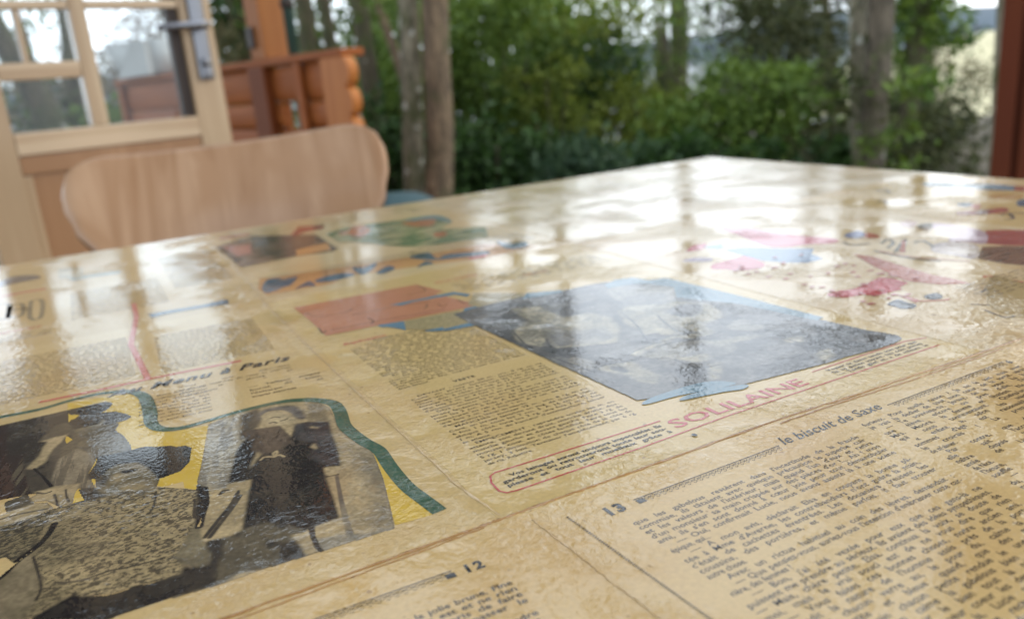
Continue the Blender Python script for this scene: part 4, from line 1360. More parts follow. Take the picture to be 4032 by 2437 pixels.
# peach pattern panel with blue strokes and knitted patches
PEACH = ink((0.50, 0.20, 0.105), (0.44, 0.165, 0.085), .5, 60, .2, alpha=.8)
STEEL = ink((0.10, 0.22, 0.30), (0.075, 0.17, 0.25), .5, 90, .2, alpha=.85)
NAVY = ink((0.045, 0.085, 0.13), (0.07, 0.12, 0.17), .5, 120, .15)
TWILL = ink((0.24, 0.19, 0.09), (0.42, 0.34, 0.17), .5, 300, .05, (1, 6), R(50))
fill(p_mid, 'peach_panel', [(6.1,299.6),(87.6,296.0),(93.7,265.3),(87.2,263.7),(96.4,224.8),(92.9,220.6),(85.2,220.2),(34.5,223.6),(6.0,225.8),(6.8,261.0)], PEACH)
strokes(p_mid, 'black_drawing', [[(8.7,282.4),(13.1,267.4),(29.4,264.9),(34.5,268.8)], [(7.0,245.1),(5.8,231.4),(8.9,235.9)], [(35.4,242.4),(36.1,233.7),(32.7,229.1)], [(72.6,274.2),(86.0,276.1),(86.0,292.0)], [(30.3,255.5),(54.7,253.8),(78.1,249.5)], [(68.5,236.2),(72.5,241.2),(73.2,245.1)], [(78.9,239.5),(78.9,232.8),(83.1,235.4)], [(92.4,240.1),(91.6,229.5),(94.4,229.0)], [(11.0,234.0),(28.5,232.9),(78.3,226.8)]], .7, BLACK)
fill(p_mid, 'blue_brush_stroke', [(55.1,260.2),(72.9,259.3),(97.9,259.1),(103.5,246.0),(99.4,241.8),(96.0,252.5),(70.5,255.9),(60.6,253.6)], STEEL)
fill(p_mid, 'knitted_patch', [(91.8,224.7),(106.1,246.9),(129.4,223.6),(120.9,212.2),(95.5,214.6)], TWILL)
fill(p_mid, 'knitted_patch', [(50.3,220.5),(84.1,217.9),(77.8,210.6),(77.0,190.0),(57.3,191.6),(44.7,206.0)], TWILL)
fill(p_mid, 'blue_brush_stroke', [(34.8,224.5),(49.9,220.8),(44.0,203.1),(43.0,207.6),(38.4,217.0),(35.5,218.9)], STEEL)
fill(p_mid, 'blue_brush_stroke', [(51.8,195.2),(62.1,194.4),(61.4,190.7),(76.5,191.5),(77.2,184.2),(61.6,187.0),(51.9,193.7)], STEEL)
fill(p_mid, 'blue_brush_stroke', [(84.4,215.9),(88.0,219.7),(93.5,218.7),(94.8,213.2),(86.2,211.7)], STEEL)

# the grey photograph
PH_D = tone((0.085, 0.083, 0.08), (0.14, 0.132, 0.12), .5, 110, .14, alpha=.86)
PH_DD = tone((0.045, 0.044, 0.044), (0.10, 0.095, 0.09), .52, 120, .12, alpha=.9)
PH_M = tone((0.155, 0.145, 0.13), (0.24, 0.22, 0.18), .5, 90, .16, alpha=.85)
PH_L = tone((0.33, 0.29, 0.205), (0.225, 0.205, 0.155), .54, 160, .1, alpha=.85)
SKYB = ink((0.135, 0.235, 0.29), (0.11, 0.20, 0.26), .5, 100, .2, alpha=.85)
pg_ = Photo(74, 222, 20, 226)
pg_.fill('photograph', [(77.0,213.3),(96.6,216.1),(123.4,217.0),(149.1,211.6),(171.3,210.5),(180.5,209.0),(201.2,169.8),(209.4,124.6),(213.4,73.9),(217.7,28.6),(168.8,28.5),(123.4,33.2),(83.0,47.1),(79.8,117.2),(77.0,183.7)], PH_D)
BANDS = ([(174.4,203.3),(186.8,209.4),(197.9,206.1),(200.7,193.7),(211.8,190.4),(215.3,130.9),(217.2,73.0),(211.0,71.7),(204.2,119.1),(188.5,151.7),(201.4,169.7),(196.4,186.2),(188.3,193.1),(172.9,195.9)], [(121.5,213.0),(130.4,222.3),(149.9,212.8),(146.5,207.4),(126.9,211.2)])
PA = [('M', [(167.5,190.2),(177.3,196.0),(191.4,189.3),(200.5,181.9),(200.1,168.5),(185.5,150.2),(169.5,151.2),(161.1,167.4),(163.7,180.8)]),
 ('L', [(87.5,160.6),(98.1,170.3),(104.7,172.2),(106.1,166.1),(101.1,152.5),(94.9,139.0),(87.0,129.4),(83.3,136.5),(82.4,148.2)]),
 ('L', [(106.7,200.9),(121.3,192.3),(119.9,164.3),(135.3,160.7),(139.4,146.0),(133.3,128.7),(117.9,110.4),(101.5,116.6),(90.6,122.4),(97.3,143.0),(104.9,164.0),(103.8,179.4)]),
 ('M', [(106.6,158.7),(110.6,141.6),(125.9,132.0),(119.9,116.5),(103.4,119.5),(93.2,128.5)]),
 ('L', [(148.6,152.1),(158.6,156.4),(171.8,148.9),(160.5,126.2),(152.6,102.5),(147.3,99.1),(140.3,105.4),(132.8,108.2),(137.2,117.3),(138.7,132.7)]),
 ('L', [(160.4,131.0),(155.1,108.6),(157.0,90.3),(173.5,94.7),(187.8,114.8),(193.6,130.4),(183.1,145.9),(171.4,146.7)]),
 ('D', [(167.1,134.5),(180.6,137.8),(188.3,132.4),(179.6,120.6),(167.1,120.0)]),
 ('D', [(167.2,102.7),(181.6,106.4),(187.2,101.1),(182.9,88.2),(170.6,84.8),(163.1,91.6)]),
 ('M', [(171.0,90.6),(181.8,98.0),(187.1,95.3),(187.0,84.4),(179.1,79.1)]),
 ('K', [(87.3,129.9),(90.2,123.5),(101.0,115.8),(87.2,108.0),(84.4,113.9)]),
 ('K', [(132.0,108.8),(141.1,109.6),(139.5,102.9),(128.8,96.9),(126.9,100.5)]),
 ('L', [(113.4,93.9),(124.7,97.5),(134.2,97.8),(143.7,99.9),(163.1,91.6),(156.1,87.9),(141.6,95.1),(125.4,92.4),(113.0,87.3)]),
 ('M', [(116.4,89.6),(140.2,90.5),(155.6,80.6),(154.7,66.5),(136.2,65.4),(121.6,74.7)]),
 ('L', [(150.1,79.8),(166.2,78.8),(177.6,72.4),(167.3,72.0),(153.2,75.2)]),
 ('L', [(90.4,86.8),(98.6,87.9),(107.5,83.6),(106.3,74.8),(106.6,62.1),(99.3,56.1),(95.6,62.0),(96.1,71.0),(91.3,81.9)]),
 ('K', [(95.1,84.4),(100.5,83.0),(99.5,74.3),(95.6,76.1)]),
 ('L', [(124.5,74.9),(139.3,70.2),(135.0,62.5),(128.1,65.1)]),
 ('L', [(131.3,59.8),(137.4,57.8),(123.4,43.6),(118.4,44.9)]),
 ('M', [(80.2,110.6),(90.0,109.0),(94.0,95.2),(85.7,86.0),(81.7,92.6)]),
 ('L', [(178.7,62.9),(189.0,60.1),(182.9,53.9),(176.3,57.6)]),
 ('K', [(210.0,72.6),(214.6,51.5),(217.7,28.6),(180.7,28.4),(173.7,32.8),(175.1,45.0),(179.8,51.6),(192.5,55.1)]),
 ('L', [(175.0,40.0),(183.9,40.7),(179.5,32.7),(170.0,31.2)])]
for kk, pts in PA:
    pg_.fill('photograph_tone', pts, {'M': PH_M, 'L': PH_L, 'D': PH_D, 'K': PH_DD}[kk], kk != 'L', .7)
pg_.strokes('dark_line', [[(87.5,160.6),(82.1,134.5),(84.4,121.2),(88.6,106.8)], [(94.9,139.0),(90.2,123.5),(100.6,115.1),(118.3,109.3)], [(148.9,150.3),(141.6,126.4),(133.1,108.7),(128.8,96.9)], [(159.7,132.6),(152.0,112.4),(149.4,98.0)], [(149.4,97.2),(153.7,89.3),(168.3,89.0)], [(112.3,93.1),(128.8,96.9),(143.9,95.0)], [(83.0,111.6),(85.8,92.4),(87.0,78.7),(91.9,57.1)], [(93.9,88.7),(109.0,85.6),(123.2,76.7)], [(123.5,73.0),(124.9,58.9),(135.7,56.0)], [(136.6,191.3),(140.5,176.5),(155.6,167.3)], [(172.4,85.3),(178.3,71.8),(181.0,50.4)], [(91.8,191.7),(106.7,200.9),(121.5,194.9)], [(98.0,112.9),(98.3,98.3),(109.2,88.9)]], 1.0, PH_DD)
pg_.build(p_mid, 'photograph', .9)
for pts in BANDS:
    fill(p_mid, 'blue_band', pts, SKYB)
for pts in ([(82.7,43.5),(89.0,45.5),(103.6,46.1),(117.5,44.2),(124.8,35.9),(114.6,36.1),(98.7,40.2),(83.9,41.3)], [(95.8,36.6),(101.3,38.5),(115.6,36.1),(127.0,32.0),(122.8,29.3),(114.0,32.1),(98.5,35.2)]):
    fill(p_mid, 'blue_brush_stroke', pts, SKYB, True)
fill(p_mid, 'ink_dot', [(79.7 + .95 * math.cos(a * .63), 8.8 + 1.25 * math.sin(a * .63)) for a in range(10)], BLACKB)

# orange frieze with blue animals, strip pictures above it
ORANGE = ink((0.56, 0.29, 0.10), (0.50, 0.24, 0.085), .5, 50, .2, alpha=.85)
fill(p_mid_up, 'orange_frieze', [(-1.5,370.3),(6.0,402.1),(28.8,395.2),(58.1,390.6),(122.2,382.1),(178.5,379.4),(186.6,369.8),(204.8,339.0),(160.1,332.6),(124.9,343.2),(59.3,358.4),(44.5,344.1),(-0.4,347.5)], ORANGE)
for pts in ([(0.6,368.2),(9.3,392.8),(17.7,392.9),(20.0,384.7),(25.0,388.3),(29.9,384.4),(20.3,364.4),(14.4,360.7),(1.7,352.5)], [(19.0,347.0),(26.0,358.6),(33.7,364.7),(32.9,346.2),(25.9,350.6)], [(39.2,366.5),(58.8,370.9),(65.2,358.2),(53.1,352.0),(37.1,354.4)], [(71.7,383.8),(77.2,376.6),(90.0,384.0),(81.4,365.7),(69.3,352.7),(67.8,366.4)], [(78.3,350.4),(92.8,366.2),(93.5,352.7),(81.5,344.0)], [(115.3,381.2),(133.5,385.8),(129.6,359.6),(142.4,366.7),(168.6,353.2),(162.6,342.5),(140.6,349.5),(125.6,355.8)], [(106.2,342.2),(119.3,357.3),(121.2,345.3),(112.8,344.6)], [(192.1,381.7),(194.4,364.8),(206.7,360.9),(197.6,341.2),(183.2,348.6)]):
    fill(p_mid_up, 'blue_animal', pts, NAVY, True)
fill(p_mid_up, 'red_foot', [(148.1,342.5),(164.3,343.4),(158.6,334.3),(146.1,335.8)], RED)
fill(p_mid_up, 'colour_picture', [(1.1,571.1),(38.0,598.3),(89.7,550.6),(86.5,468.4),(76.9,454.8),(48.9,462.9),(2.9,455.3)], ink((0.055, 0.045, 0.035), (0.16, 0.10, 0.06), .5, 60, .1))
fill(p_mid_up, 'pink_figure', [(5.4,562.4),(29.8,556.0),(20.3,504.5),(9.1,505.1)], ink((0.42, 0.17, 0.12), (0.30, 0.11, 0.09), .5, 80, .1))
fill(p_mid_up, 'orange_figure', [(54.1,489.0),(84.5,498.7),(77.3,462.4),(49.2,464.1)], ORANGE)
fill(p_mid_up, 'pale_stripe', [(88.0,554.7),(91.1,550.9),(87.7,470.4),(84.1,468.7)], ink((.55, .42, .22)))
fill(p_mid_up, 'red_heading', [(67.0,563.0),(86.7,609.3),(108.6,593.1),(102.3,575.8),(82.4,570.1),(71.7,560.3)], ink((0.40, 0.085, 0.05), (.25, .06, .05), .5, 90, .1))
fill(p_mid_up, 'pink_heading', [(12.0,619.4),(41.1,621.2),(37.7,603.8),(10.8,603.6)], ink((0.45, 0.22, 0.15)))
GREENP = ink((0.115, 0.165, 0.075), (0.36, 0.32, 0.16), .53, 45, .06)
fill(p_mid_up, 'green_picture', [(95.8,543.1),(122.9,563.1),(178.5,552.5),(205.4,528.9),(202.9,494.2),(179.8,469.7),(214.6,446.4),(193.5,400.1),(136.3,410.7),(120.9,436.8),(103.7,480.5),(92.3,489.6)], GREENP)
for pts in ([(169.1,536.0),(197.5,524.8),(182.4,496.1),(168.3,507.5)], [(118.8,546.2),(134.8,559.4),(134.2,526.8),(115.7,497.0),(110.2,513.4)], [(169.1,457.9),(179.1,455.3),(170.8,436.6),(163.3,441.1)], [(103.9,533.1),(114.6,540.8),(109.8,520.9)]):
    fill(p_mid_up, 'orange_figure', pts, ink((0.48, 0.17, 0.06), (.3, .09, .04), .5, 90, .1), True)
fill(p_mid_up, 'blue_arch', [(177.8,550.9),(207.7,548.7),(208.8,515.8),(200.8,491.2),(197.5,524.8),(179.1,534.7)], ink((.14, .22, .22)), True)
lettering(p_mid_up, 'text_block', prose(7, 90, 41), 8, 398.0, 4.2, 3.2, BLACK, width=120)
lettering(p_mid_up, 'text_block', prose(9, 60, 42), 120, 400.0, 4.2, 3.2, BLACK, width=100)
lettering(p_mid_up, 'text_block', prose(14, 70, 43), 20, 640.0, 4.2, 3.2, BLACK, width=190)
# ---- left page: fashion photograph collage
SEP_D = tone((0.034, 0.026, 0.017), (0.062, 0.048, 0.03), .5, 90, .14, alpha=.93)
SEP_B = tone((0.009, 0.007, 0.0055), (0.02, 0.016, 0.011), .55, 160, .12, alpha=.95)
CURT = tone((0.02, 0.009, 0.006), (0.055, 0.028, 0.016), .5, 60, .12, (9, 1), R(14), alpha=.95)
SEP_M = tone((0.115, 0.09, 0.052), (0.085, 0.066, 0.038), .5, 140, .12, alpha=.9)
SEP_K = tone((0.22, 0.17, 0.095), (0.165, 0.13, 0.07), .5, 130, .14, alpha=.88)
SEP_L = tone((0.40, 0.30, 0.155), (0.33, 0.25, 0.13), .5, 110, .18, alpha=.85)
TWEED = tone((0.33, 0.25, 0.125), (0.085, 0.065, 0.036), .58, 800, .07, (1, 2.0), R(-8), alpha=.88)
TWEED_D = tone((0.20, 0.155, 0.08), (0.05, 0.04, 0.023), .48, 800, .10, (1, 2.0), R(-20), alpha=.9)
RIB = tone((0.10, 0.08, 0.05), (0.20, 0.16, 0.10), .5, 90, .1, (8, .6), R(6), alpha=.9)
GREY = tone((0.22, 0.19, 0.14), (0.34, 0.29, 0.2), .5, 60, .15, (6, .8), R(10), alpha=.88)
YEL = ink((0.58, 0.37, 0.032), (0.63, 0.42, 0.05), .5, 70, .2, alpha=.85)
GRN = ink((0.028, 0.085, 0.048), (0.05, 0.12, 0.075), .55, 130, .12, alpha=.88)
P = p_left
ph = Photo(-228, -4, 2, 200)
fill(P, 'yellow_ground', [(-121.0,209.7),(-106.3,207.3),(-94.7,202.4),(-90.6,189.3),(-90.8,171.2),(-91.5,157.4),(-89.6,148.5),(-83.1,141.0),(-68.5,137.9),(-74.7,110.0),(-81.3,80.1),(-84.9,84.5),(-84.7,90.0),(-91.7,90.3),(-93.5,93.7),(-101.5,114.5),(-111.5,112.6),(-116.4,96.6),(-120.1,96.9),(-120.9,161.2)], YEL)
ph.fill('photo_ground', [(-148.1,209.3),(-134.2,208.1),(-120.6,208.6),(-120.6,173.0),(-118.6,169.0),(-114.7,116.9),(-118.7,109.0),(-134.3,115.4),(-146.5,117.6),(-152.7,210.0)], SEP_D)
ph.fill('curtain', [(-152.7,209.7),(-145.2,206.9),(-143.3,160.6),(-137.8,155.9),(-133.8,115.0),(-141.4,116.7),(-146.5,117.6)], CURT)
ph.fill('curtain', [(-143.3,160.6),(-137.8,155.9),(-133.8,115.0),(-137.7,115.7)], tone((0.03, 0.018, 0.012), (0.11, 0.085, 0.05), .56, 60, .06, (10, .8), R(14), alpha=.95))
ph.fill('coat', [(-120.2,172.6),(-118.5,178.9),(-108.4,170.8),(-101.5,166.6),(-103.1,159.1),(-100.5,149.0),(-98.8,132.8),(-104.0,130.5),(-110.8,133.6),(-114.7,116.9),(-113.1,105.5),(-125.6,115.5),(-127.1,120.6),(-124.4,142.0),(-122.5,156.8),(-119.6,160.2)], SEP_M, True)
ph.fill('ribbed_cloth', [(-124.4,142.0),(-118.2,148.9),(-113.1,139.6),(-111.4,132.0),(-114.5,119.5),(-112.7,105.4),(-125.6,115.5),(-127.1,120.6)], RIB)
ph.fill('hat_brim', [(-120.7,199.3),(-117.0,204.2),(-112.5,205.9),(-108.5,203.8),(-104.9,199.2),(-102.6,194.9),(-105.6,187.2),(-110.7,185.5),(-116.8,189.4),(-120.1,192.7)], SEP_B, True)
ph.fill('hat', [(-119.5,173.4),(-120.6,183.1),(-116.1,188.7),(-110.6,187.1),(-105.2,184.3),(-101.3,181.6),(-96.3,170.8),(-102.4,167.4),(-109.6,171.1),(-114.9,170.9)], SEP_D, True)
ph.fill('collar', [(-118.5,168.6),(-113.5,167.3),(-108.5,169.0),(-106.8,173.6),(-109.2,181.2),(-109.7,183.4),(-107.9,175.5),(-109.2,171.4),(-114.1,171.6),(-117.5,171.7)], tone((0.23, 0.18, 0.10), (.15, .12, .07), .5, 120, .1))
ph.fill('sleeve', [(-131.7,167.3),(-127.5,178.4),(-123.1,183.5),(-120.1,179.9),(-119.3,169.5),(-120.9,165.9),(-126.0,168.5)], SEP_M, True)
ph.fill('forearm', [(-131.7,167.1),(-126.0,168.5),(-123.1,167.6),(-121.2,168.0),(-123.6,161.0),(-126.6,154.3),(-128.2,148.0),(-128.5,145.1),(-129.8,141.0),(-131.3,140.1),(-132.7,137.9),(-135.7,140.7),(-133.1,146.6),(-131.2,151.4),(-130.2,159.3),(-128.6,164.9)], SEP_L)
ph.stroke('cane', [(-132.8,138.7),(-129.6,128.1),(-126.4,116.0)], [.9, .9, 1.4], SEP_B)
ph.fill('ruffle', [(-125.6,116.4),(-122.8,115.1),(-117.6,113.1),(-118.3,107.0),(-119.9,97.2),(-124.3,97.8),(-128.0,105.2),(-132.5,107.5),(-134.5,111.2),(-131.5,112.8),(-132.0,116.3),(-129.4,115.6)], SEP_L)
ph.strokes('ruffle_line', [[(-125.7,109.0),(-125.1,104.3),(-124.6,98.6)], [(-122.1,110.7),(-121.8,104.4),(-121.1,99.3)], [(-128.3,105.0),(-126.7,101.4),(-125.5,99.0)], [(-131.2,114.8),(-129.0,112.3),(-126.8,112.4)]], .8, SEP_D)
ph.fill('dark_band', [(-116.4,97.0),(-118.1,108.1),(-112.7,105.9),(-110.0,102.5),(-102.7,95.3),(-97.1,93.7),(-93.2,93.5),(-96.1,89.6),(-102.9,92.1),(-109.1,94.1),(-117.0,95.1),(-123.7,97.1),(-119.9,97.2)], SEP_D)
ph.fill('cloth_fold', [(-146.0,101.5),(-142.1,103.3),(-134.0,107.4),(-127.9,103.7),(-125.8,97.5),(-132.2,94.3),(-141.6,94.4),(-145.4,93.7)], SEP_L)
ph.stroke('cloth_line', [(-141.9,100.4),(-136.2,100.5),(-127.9,98.5)], 1.0, SEP_M)
ph.fill('cloth_shade', [(-141.4,114.0),(-134.3,115.6),(-131.9,105.8),(-140.4,104.8)], SEP_M)
ph.fill('tweed_coat', [(-142.9,56.6),(-139.6,59.5),(-131.5,70.6),(-126.6,95.1),(-124.3,97.7),(-116.7,95.8),(-107.5,94.8),(-99.8,91.7),(-93.4,91.6),(-85.1,84.0),(-81.3,79.8),(-81.0,72.7),(-84.7,55.5),(-93.1,38.8),(-91.4,32.6),(-92.9,28.5),(-96.7,28.1),(-104.3,29.5),(-110.6,29.5),(-118.0,33.0),(-120.6,35.7),(-123.1,34.4),(-131.1,30.0),(-141.5,37.2)], TWEED)
ph.fill('dark_lapel', [(-145.3,92.2),(-141.6,94.4),(-132.2,94.3),(-126.1,97.1),(-124.3,97.7),(-126.6,94.3),(-131.5,70.6),(-136.0,64.9),(-138.7,71.2),(-143.9,71.1)], TWEED_D)
ph.fill('tweed_shade', [(-131.5,69.9),(-126.5,78.6),(-121.6,86.8),(-120.2,79.8),(-123.1,72.7),(-116.0,64.8),(-108.4,58.7),(-113.5,55.8),(-121.0,56.7),(-127.3,58.7),(-128.6,43.9),(-125.0,37.1),(-131.1,30.4),(-133.4,32.0),(-128.7,49.6),(-129.9,59.3)], TWEED_D, True, soft=4.0)
ph.fill('plain_lining', [(-142.7,54.9),(-139.5,58.6),(-132.3,69.2),(-128.7,51.9),(-129.7,40.3),(-132.3,31.2),(-141.5,37.2)], SEP_K)
ph.strokes('coat_seam', [[(-141.9,57.1),(-139.1,59.5),(-135.3,66.3),(-131.5,70.6),(-127.6,77.3),(-125.4,85.0)]], 2.2, SEP_B)
ph.strokes('coat_seam', [[(-125.1,45.9),(-119.0,42.6),(-111.3,42.9),(-106.1,41.6),(-96.0,40.3)], [(-93.9,88.1),(-94.8,81.3),(-96.1,75.9),(-97.6,72.3)], [(-131.1,65.8),(-129.2,52.3),(-128.6,45.0),(-129.7,39.3)]], .75, SEP_D)
ph.fill('face', [(-112.3,113.2),(-111.0,118.8),(-107.8,124.2),(-102.6,125.3),(-96.9,121.9),(-92.7,113.7),(-91.8,100.1),(-93.3,92.2),(-96.9,88.4),(-102.7,94.9),(-109.1,94.5),(-111.9,103.0)], SEP_K, True, soft=0.9)
ph.fill('black_hair', [(-98.8,132.3),(-96.1,132.9),(-93.3,132.1),(-89.2,128.5),(-85.1,126.6),(-83.2,123.8),(-80.0,122.7),(-78.0,119.0),(-79.4,111.6),(-80.3,106.0),(-84.6,99.6),(-89.4,98.3),(-92.3,97.9),(-95.0,111.5),(-97.8,118.4),(-104.5,121.5),(-108.0,118.9),(-109.5,114.8),(-111.5,112.6),(-114.6,114.7),(-114.8,118.8),(-111.9,127.3),(-110.8,134.5),(-105.6,133.3)], SEP_B)
ph.fill('cheek', [(-107.5,111.0),(-105.0,112.8),(-102.5,111.6),(-102.3,107.5),(-106.1,104.4),(-108.7,107.3)], SEP_L, True, soft=0.9)
ph.fill('cheek', [(-105.3,100.3),(-101.7,100.7),(-96.8,96.6),(-98.4,93.0),(-103.0,95.7)], SEP_L, True, soft=0.9)
ph.fill('brow', [(-104.1,113.6),(-100.9,113.6),(-98.3,112.1),(-99.7,110.8),(-102.7,111.1)], SEP_B, True)
ph.fill('shade', [(-112.0,113.0),(-108.2,114.8),(-107.7,109.8),(-109.5,105.7),(-111.5,105.4)], SEP_D, True, soft=1.4)
ph.fill('shade', [(-99.7,92.3),(-97.6,91.5),(-97.2,87.9),(-98.9,86.2)], SEP_D, True, soft=1.4)

# right hand figure
ph.fill('photo_ground', [(-68.8,138.9),(-61.5,141.9),(-51.0,143.6),(-38.1,141.9),(-29.3,137.9),(-23.7,131.3),(-21.7,123.2),(-23.0,111.2),(-24.8,98.9),(-23.8,86.7),(-22.0,78.6),(-20.7,71.1),(-21.9,62.6),(-24.5,47.6),(-29.5,26.7),(-32.4,15.1)]+[(-47.3,15.1),(-59.6,15.7),(-71.3,16.5),(-82.3,15.8),(-88.3,16.4),(-97.1,17.1),(-90.5,35.7)]+[(-83.2,55.9),(-81.0,72.7),(-81.4,80.1)], SEP_L)
ph.fill('pale_curtain', [(-68.8,138.9),(-62.1,141.2),(-55.9,138.9),(-61.0,110.7),(-65.6,97.7),(-70.4,80.1),(-72.4,73.7),(-78.6,79.7),(-80.7,85.8),(-75.7,105.4)], GREY, soft=0.9)
ph.fill('dark_fold', [(-80.7,85.8),(-78.7,80.3),(-81.5,62.2),(-85.2,52.5),(-84.8,62.9),(-83.0,70.3)], SEP_B)
ph.fill('wall_shade', [(-55.8,140.3),(-47.3,143.2),(-48.0,131.1),(-52.1,121.9),(-55.0,120.8),(-60.8,110.6)], SEP_D, soft=0.9)
ph.fill('wall_tone', [(-28.2,134.6),(-24.0,130.4),(-22.8,122.6),(-26.0,108.0),(-32.9,114.9)], SEP_K, soft=0.9)
ph.fill('edge_shade', [(-23.8,86.7),(-22.0,78.6),(-20.7,71.1),(-21.9,62.6),(-24.5,47.6),(-29.5,26.7),(-32.4,15.1),(-36.4,15.7),(-29.7,40.0),(-28.3,53.4),(-27.4,66.3),(-27.5,84.7)], tone((0.14, 0.115, 0.075), (0.25, 0.2, 0.12), .5, 70, .2), soft=3.0)
ph.fill('edge_shade', [(-22.2,77.0),(-20.7,71.1),(-21.9,62.6),(-24.5,47.6),(-29.5,26.7),(-32.4,15.1),(-34.0,15.5),(-29.5,35.3),(-26.4,52.0),(-24.5,66.2)], tone((0.06, 0.05, 0.036), (0.12, 0.1, 0.065), .5, 70, .2), soft=3.0)
ph.fill('hair', [(-49.2,136.4),(-45.2,139.9),(-38.8,138.9),(-33.8,135.7),(-32.2,128.7),(-32.9,118.4),(-35.9,119.3),(-38.1,127.5),(-40.8,131.9),(-44.5,134.4),(-48.2,132.0),(-49.9,126.3),(-50.0,129.9)], tone((0.06, 0.052, 0.046), (0.12, 0.105, 0.09), .5, 110, .1, (1, 4), R(30)), True, soft=0.9)
ph.fill('hat_band', [(-48.2,133.4),(-44.1,136.1),(-39.1,133.5),(-36.9,126.6),(-38.1,125.8),(-40.4,131.6),(-44.5,134.2),(-48.0,131.1)], SEP_L, True)
ph.fill('face', [(-47.8,131.7),(-44.6,133.9),(-39.8,130.3),(-38.0,123.9),(-37.3,116.7),(-40.8,113.6),(-44.1,117.6),(-47.6,122.1),(-48.1,127.0)], tone((0.42, 0.33, 0.18), (0.33, 0.26, 0.15), .5, 130, .12), True, soft=0.9)
ph.strokes('face_line', [[(-45.4,128.3),(-43.5,128.3),(-42.1,126.4)], [(-42.5,122.5),(-40.7,122.4),(-39.6,123.0)], [(-46.9,123.2),(-45.2,122.9),(-44.4,121.5)]], .8, SEP_D)
ph.fill('neck', [(-44.0,118.1),(-37.3,116.7),(-40.9,110.3),(-42.9,103.5)], SEP_L)
ph.fill('jacket', [(-60.9,110.6),(-55.2,117.6),(-49.6,119.2),(-44.1,117.6),(-43.0,103.5),(-38.0,114.7),(-33.6,114.0),(-26.3,108.2),(-29.0,95.8),(-31.7,76.3),(-34.0,65.8),(-39.1,68.5),(-41.0,59.9),(-42.6,45.0),(-44.6,31.5),(-51.6,30.4),(-57.0,29.6),(-61.7,33.0),(-73.1,42.1),(-69.3,55.8),(-66.2,67.2),(-63.7,76.0),(-71.3,78.2),(-64.4,102.5)], SEP_B)
ph.fill('shawl', [(-59.4,119.6),(-54.9,121.4),(-49.1,119.4),(-44.2,117.2),(-43.0,103.5),(-44.0,97.5),(-51.6,93.9),(-56.3,95.0),(-58.8,99.4),(-57.1,107.7)], tone((0.05, 0.034, 0.022), (0.075, 0.052, 0.034), .5, 110, .15))
ph.fill('jacket_sheen', [(-38.6,115.2),(-33.7,113.8),(-26.3,108.2),(-29.0,95.8),(-30.6,82.4),(-34.3,68.8),(-38.8,72.3),(-41.3,80.8),(-36.8,91.9),(-41.9,100.8)], tone((0.028, 0.025, 0.025), (0.055, 0.05, 0.048), .5, 90, .15), soft=0.9)
ph.fill('brooch', [(-36.7,91.8),(-36.7,86.8),(-37.6,85.6),(-38.9,89.1)], SEP_L)
ph.fill('pin', [(-33.8,108.8),(-30.9,105.4),(-31.9,104.9),(-33.9,106.8)], SEP_L)
ph.fill('lapel', [(-56.9,98.2),(-56.4,94.3),(-59.5,89.7),(-62.5,84.4),(-60.5,90.5)], SEP_L)
ph.stroke('chain', [(-57.4,90.1),(-56.0,91.7),(-53.9,90.8),(-52.6,89.3),(-52.1,93.1),(-50.7,94.1),(-50.8,92.1),(-52.3,89.6),(-50.4,90.0),(-49.3,87.3)], 1.0, SEP_L)
ph.fill('hand', [(-71.9,75.0),(-70.4,77.2),(-67.4,76.6),(-65.0,75.5),(-64.1,75.5),(-65.9,68.9),(-69.0,70.0),(-71.9,72.8)], SEP_L, True)
ph.fill('hand', [(-39.4,68.2),(-36.8,67.9),(-34.2,65.9),(-34.8,63.4),(-36.6,60.4),(-39.7,60.7),(-39.9,64.0)], tone((0.46, 0.35, 0.18), (.40, .30, .155), .5, 120, .1), True)
ph.strokes('cane', [[(-69.6,68.7),(-73.1,61.3),(-78.2,53.9),(-83.7,45.2)], [(-69.2,66.1),(-73.6,58.2),(-78.4,50.7),(-82.4,44.2)]], 1.5, SEP_D)
ph.strokes('sleeve_line', [[(-72.0,72.9),(-73.6,73.6),(-75.1,71.4),(-73.4,72.5)], [(-69.0,70.2),(-69.3,69.0)], [(-40.9,61.4),(-39.3,60.7),(-36.8,60.3)]], .9, SEP_D)
ph.fill('dress_strip', [(-40.0,60.8),(-37.0,60.0),(-43.6,30.2),(-44.9,30.0)], SEP_L)
ph.stroke('fold_line', [(-37.4,59.7),(-40.8,43.7),(-43.7,28.8),(-45.3,19.8)], [1.2, 1.4, 2.0, 2.6], tone((0.13, 0.11, 0.08), (.2, .16, .1), .5, 90, .1))
ph.fill('dark_hem', [(-72.4,42.6),(-64.5,42.8),(-59.9,37.2),(-55.7,29.5),(-60.7,29.9),(-59.6,22.9),(-59.5,15.6),(-71.4,16.3),(-78.2,18.3),(-82.4,16.4),(-88.3,16.4),(-93.6,17.4),(-87.1,37.2),(-83.4,42.6),(-77.2,41.0)], tone((0.022, 0.018, 0.013), (0.09, 0.072, 0.042), .55, 80, .07))
ph.fill('pale_hem', [(-55.3,30.2),(-52.5,30.4),(-46.8,29.9),(-44.5,27.4),(-46.1,20.6),(-50.2,21.6),(-54.6,23.0),(-55.5,25.4)], SEP_L)
ph.fill('grey_floor', [(-55.1,23.4),(-45.7,20.3),(-40.4,16.7),(-32.1,16.3),(-32.7,14.5),(-47.3,15.1),(-55.9,15.4)], tone((0.16, 0.145, 0.115), (.25, .21, .14), .5, 80, .12))
ph.stroke('chair_leg', [(-54.1,30.8),(-55.1,25.1),(-55.5,18.6),(-55.1,15.4)], [2.0, 1.6, 1.6, 1.2], SEP_D)
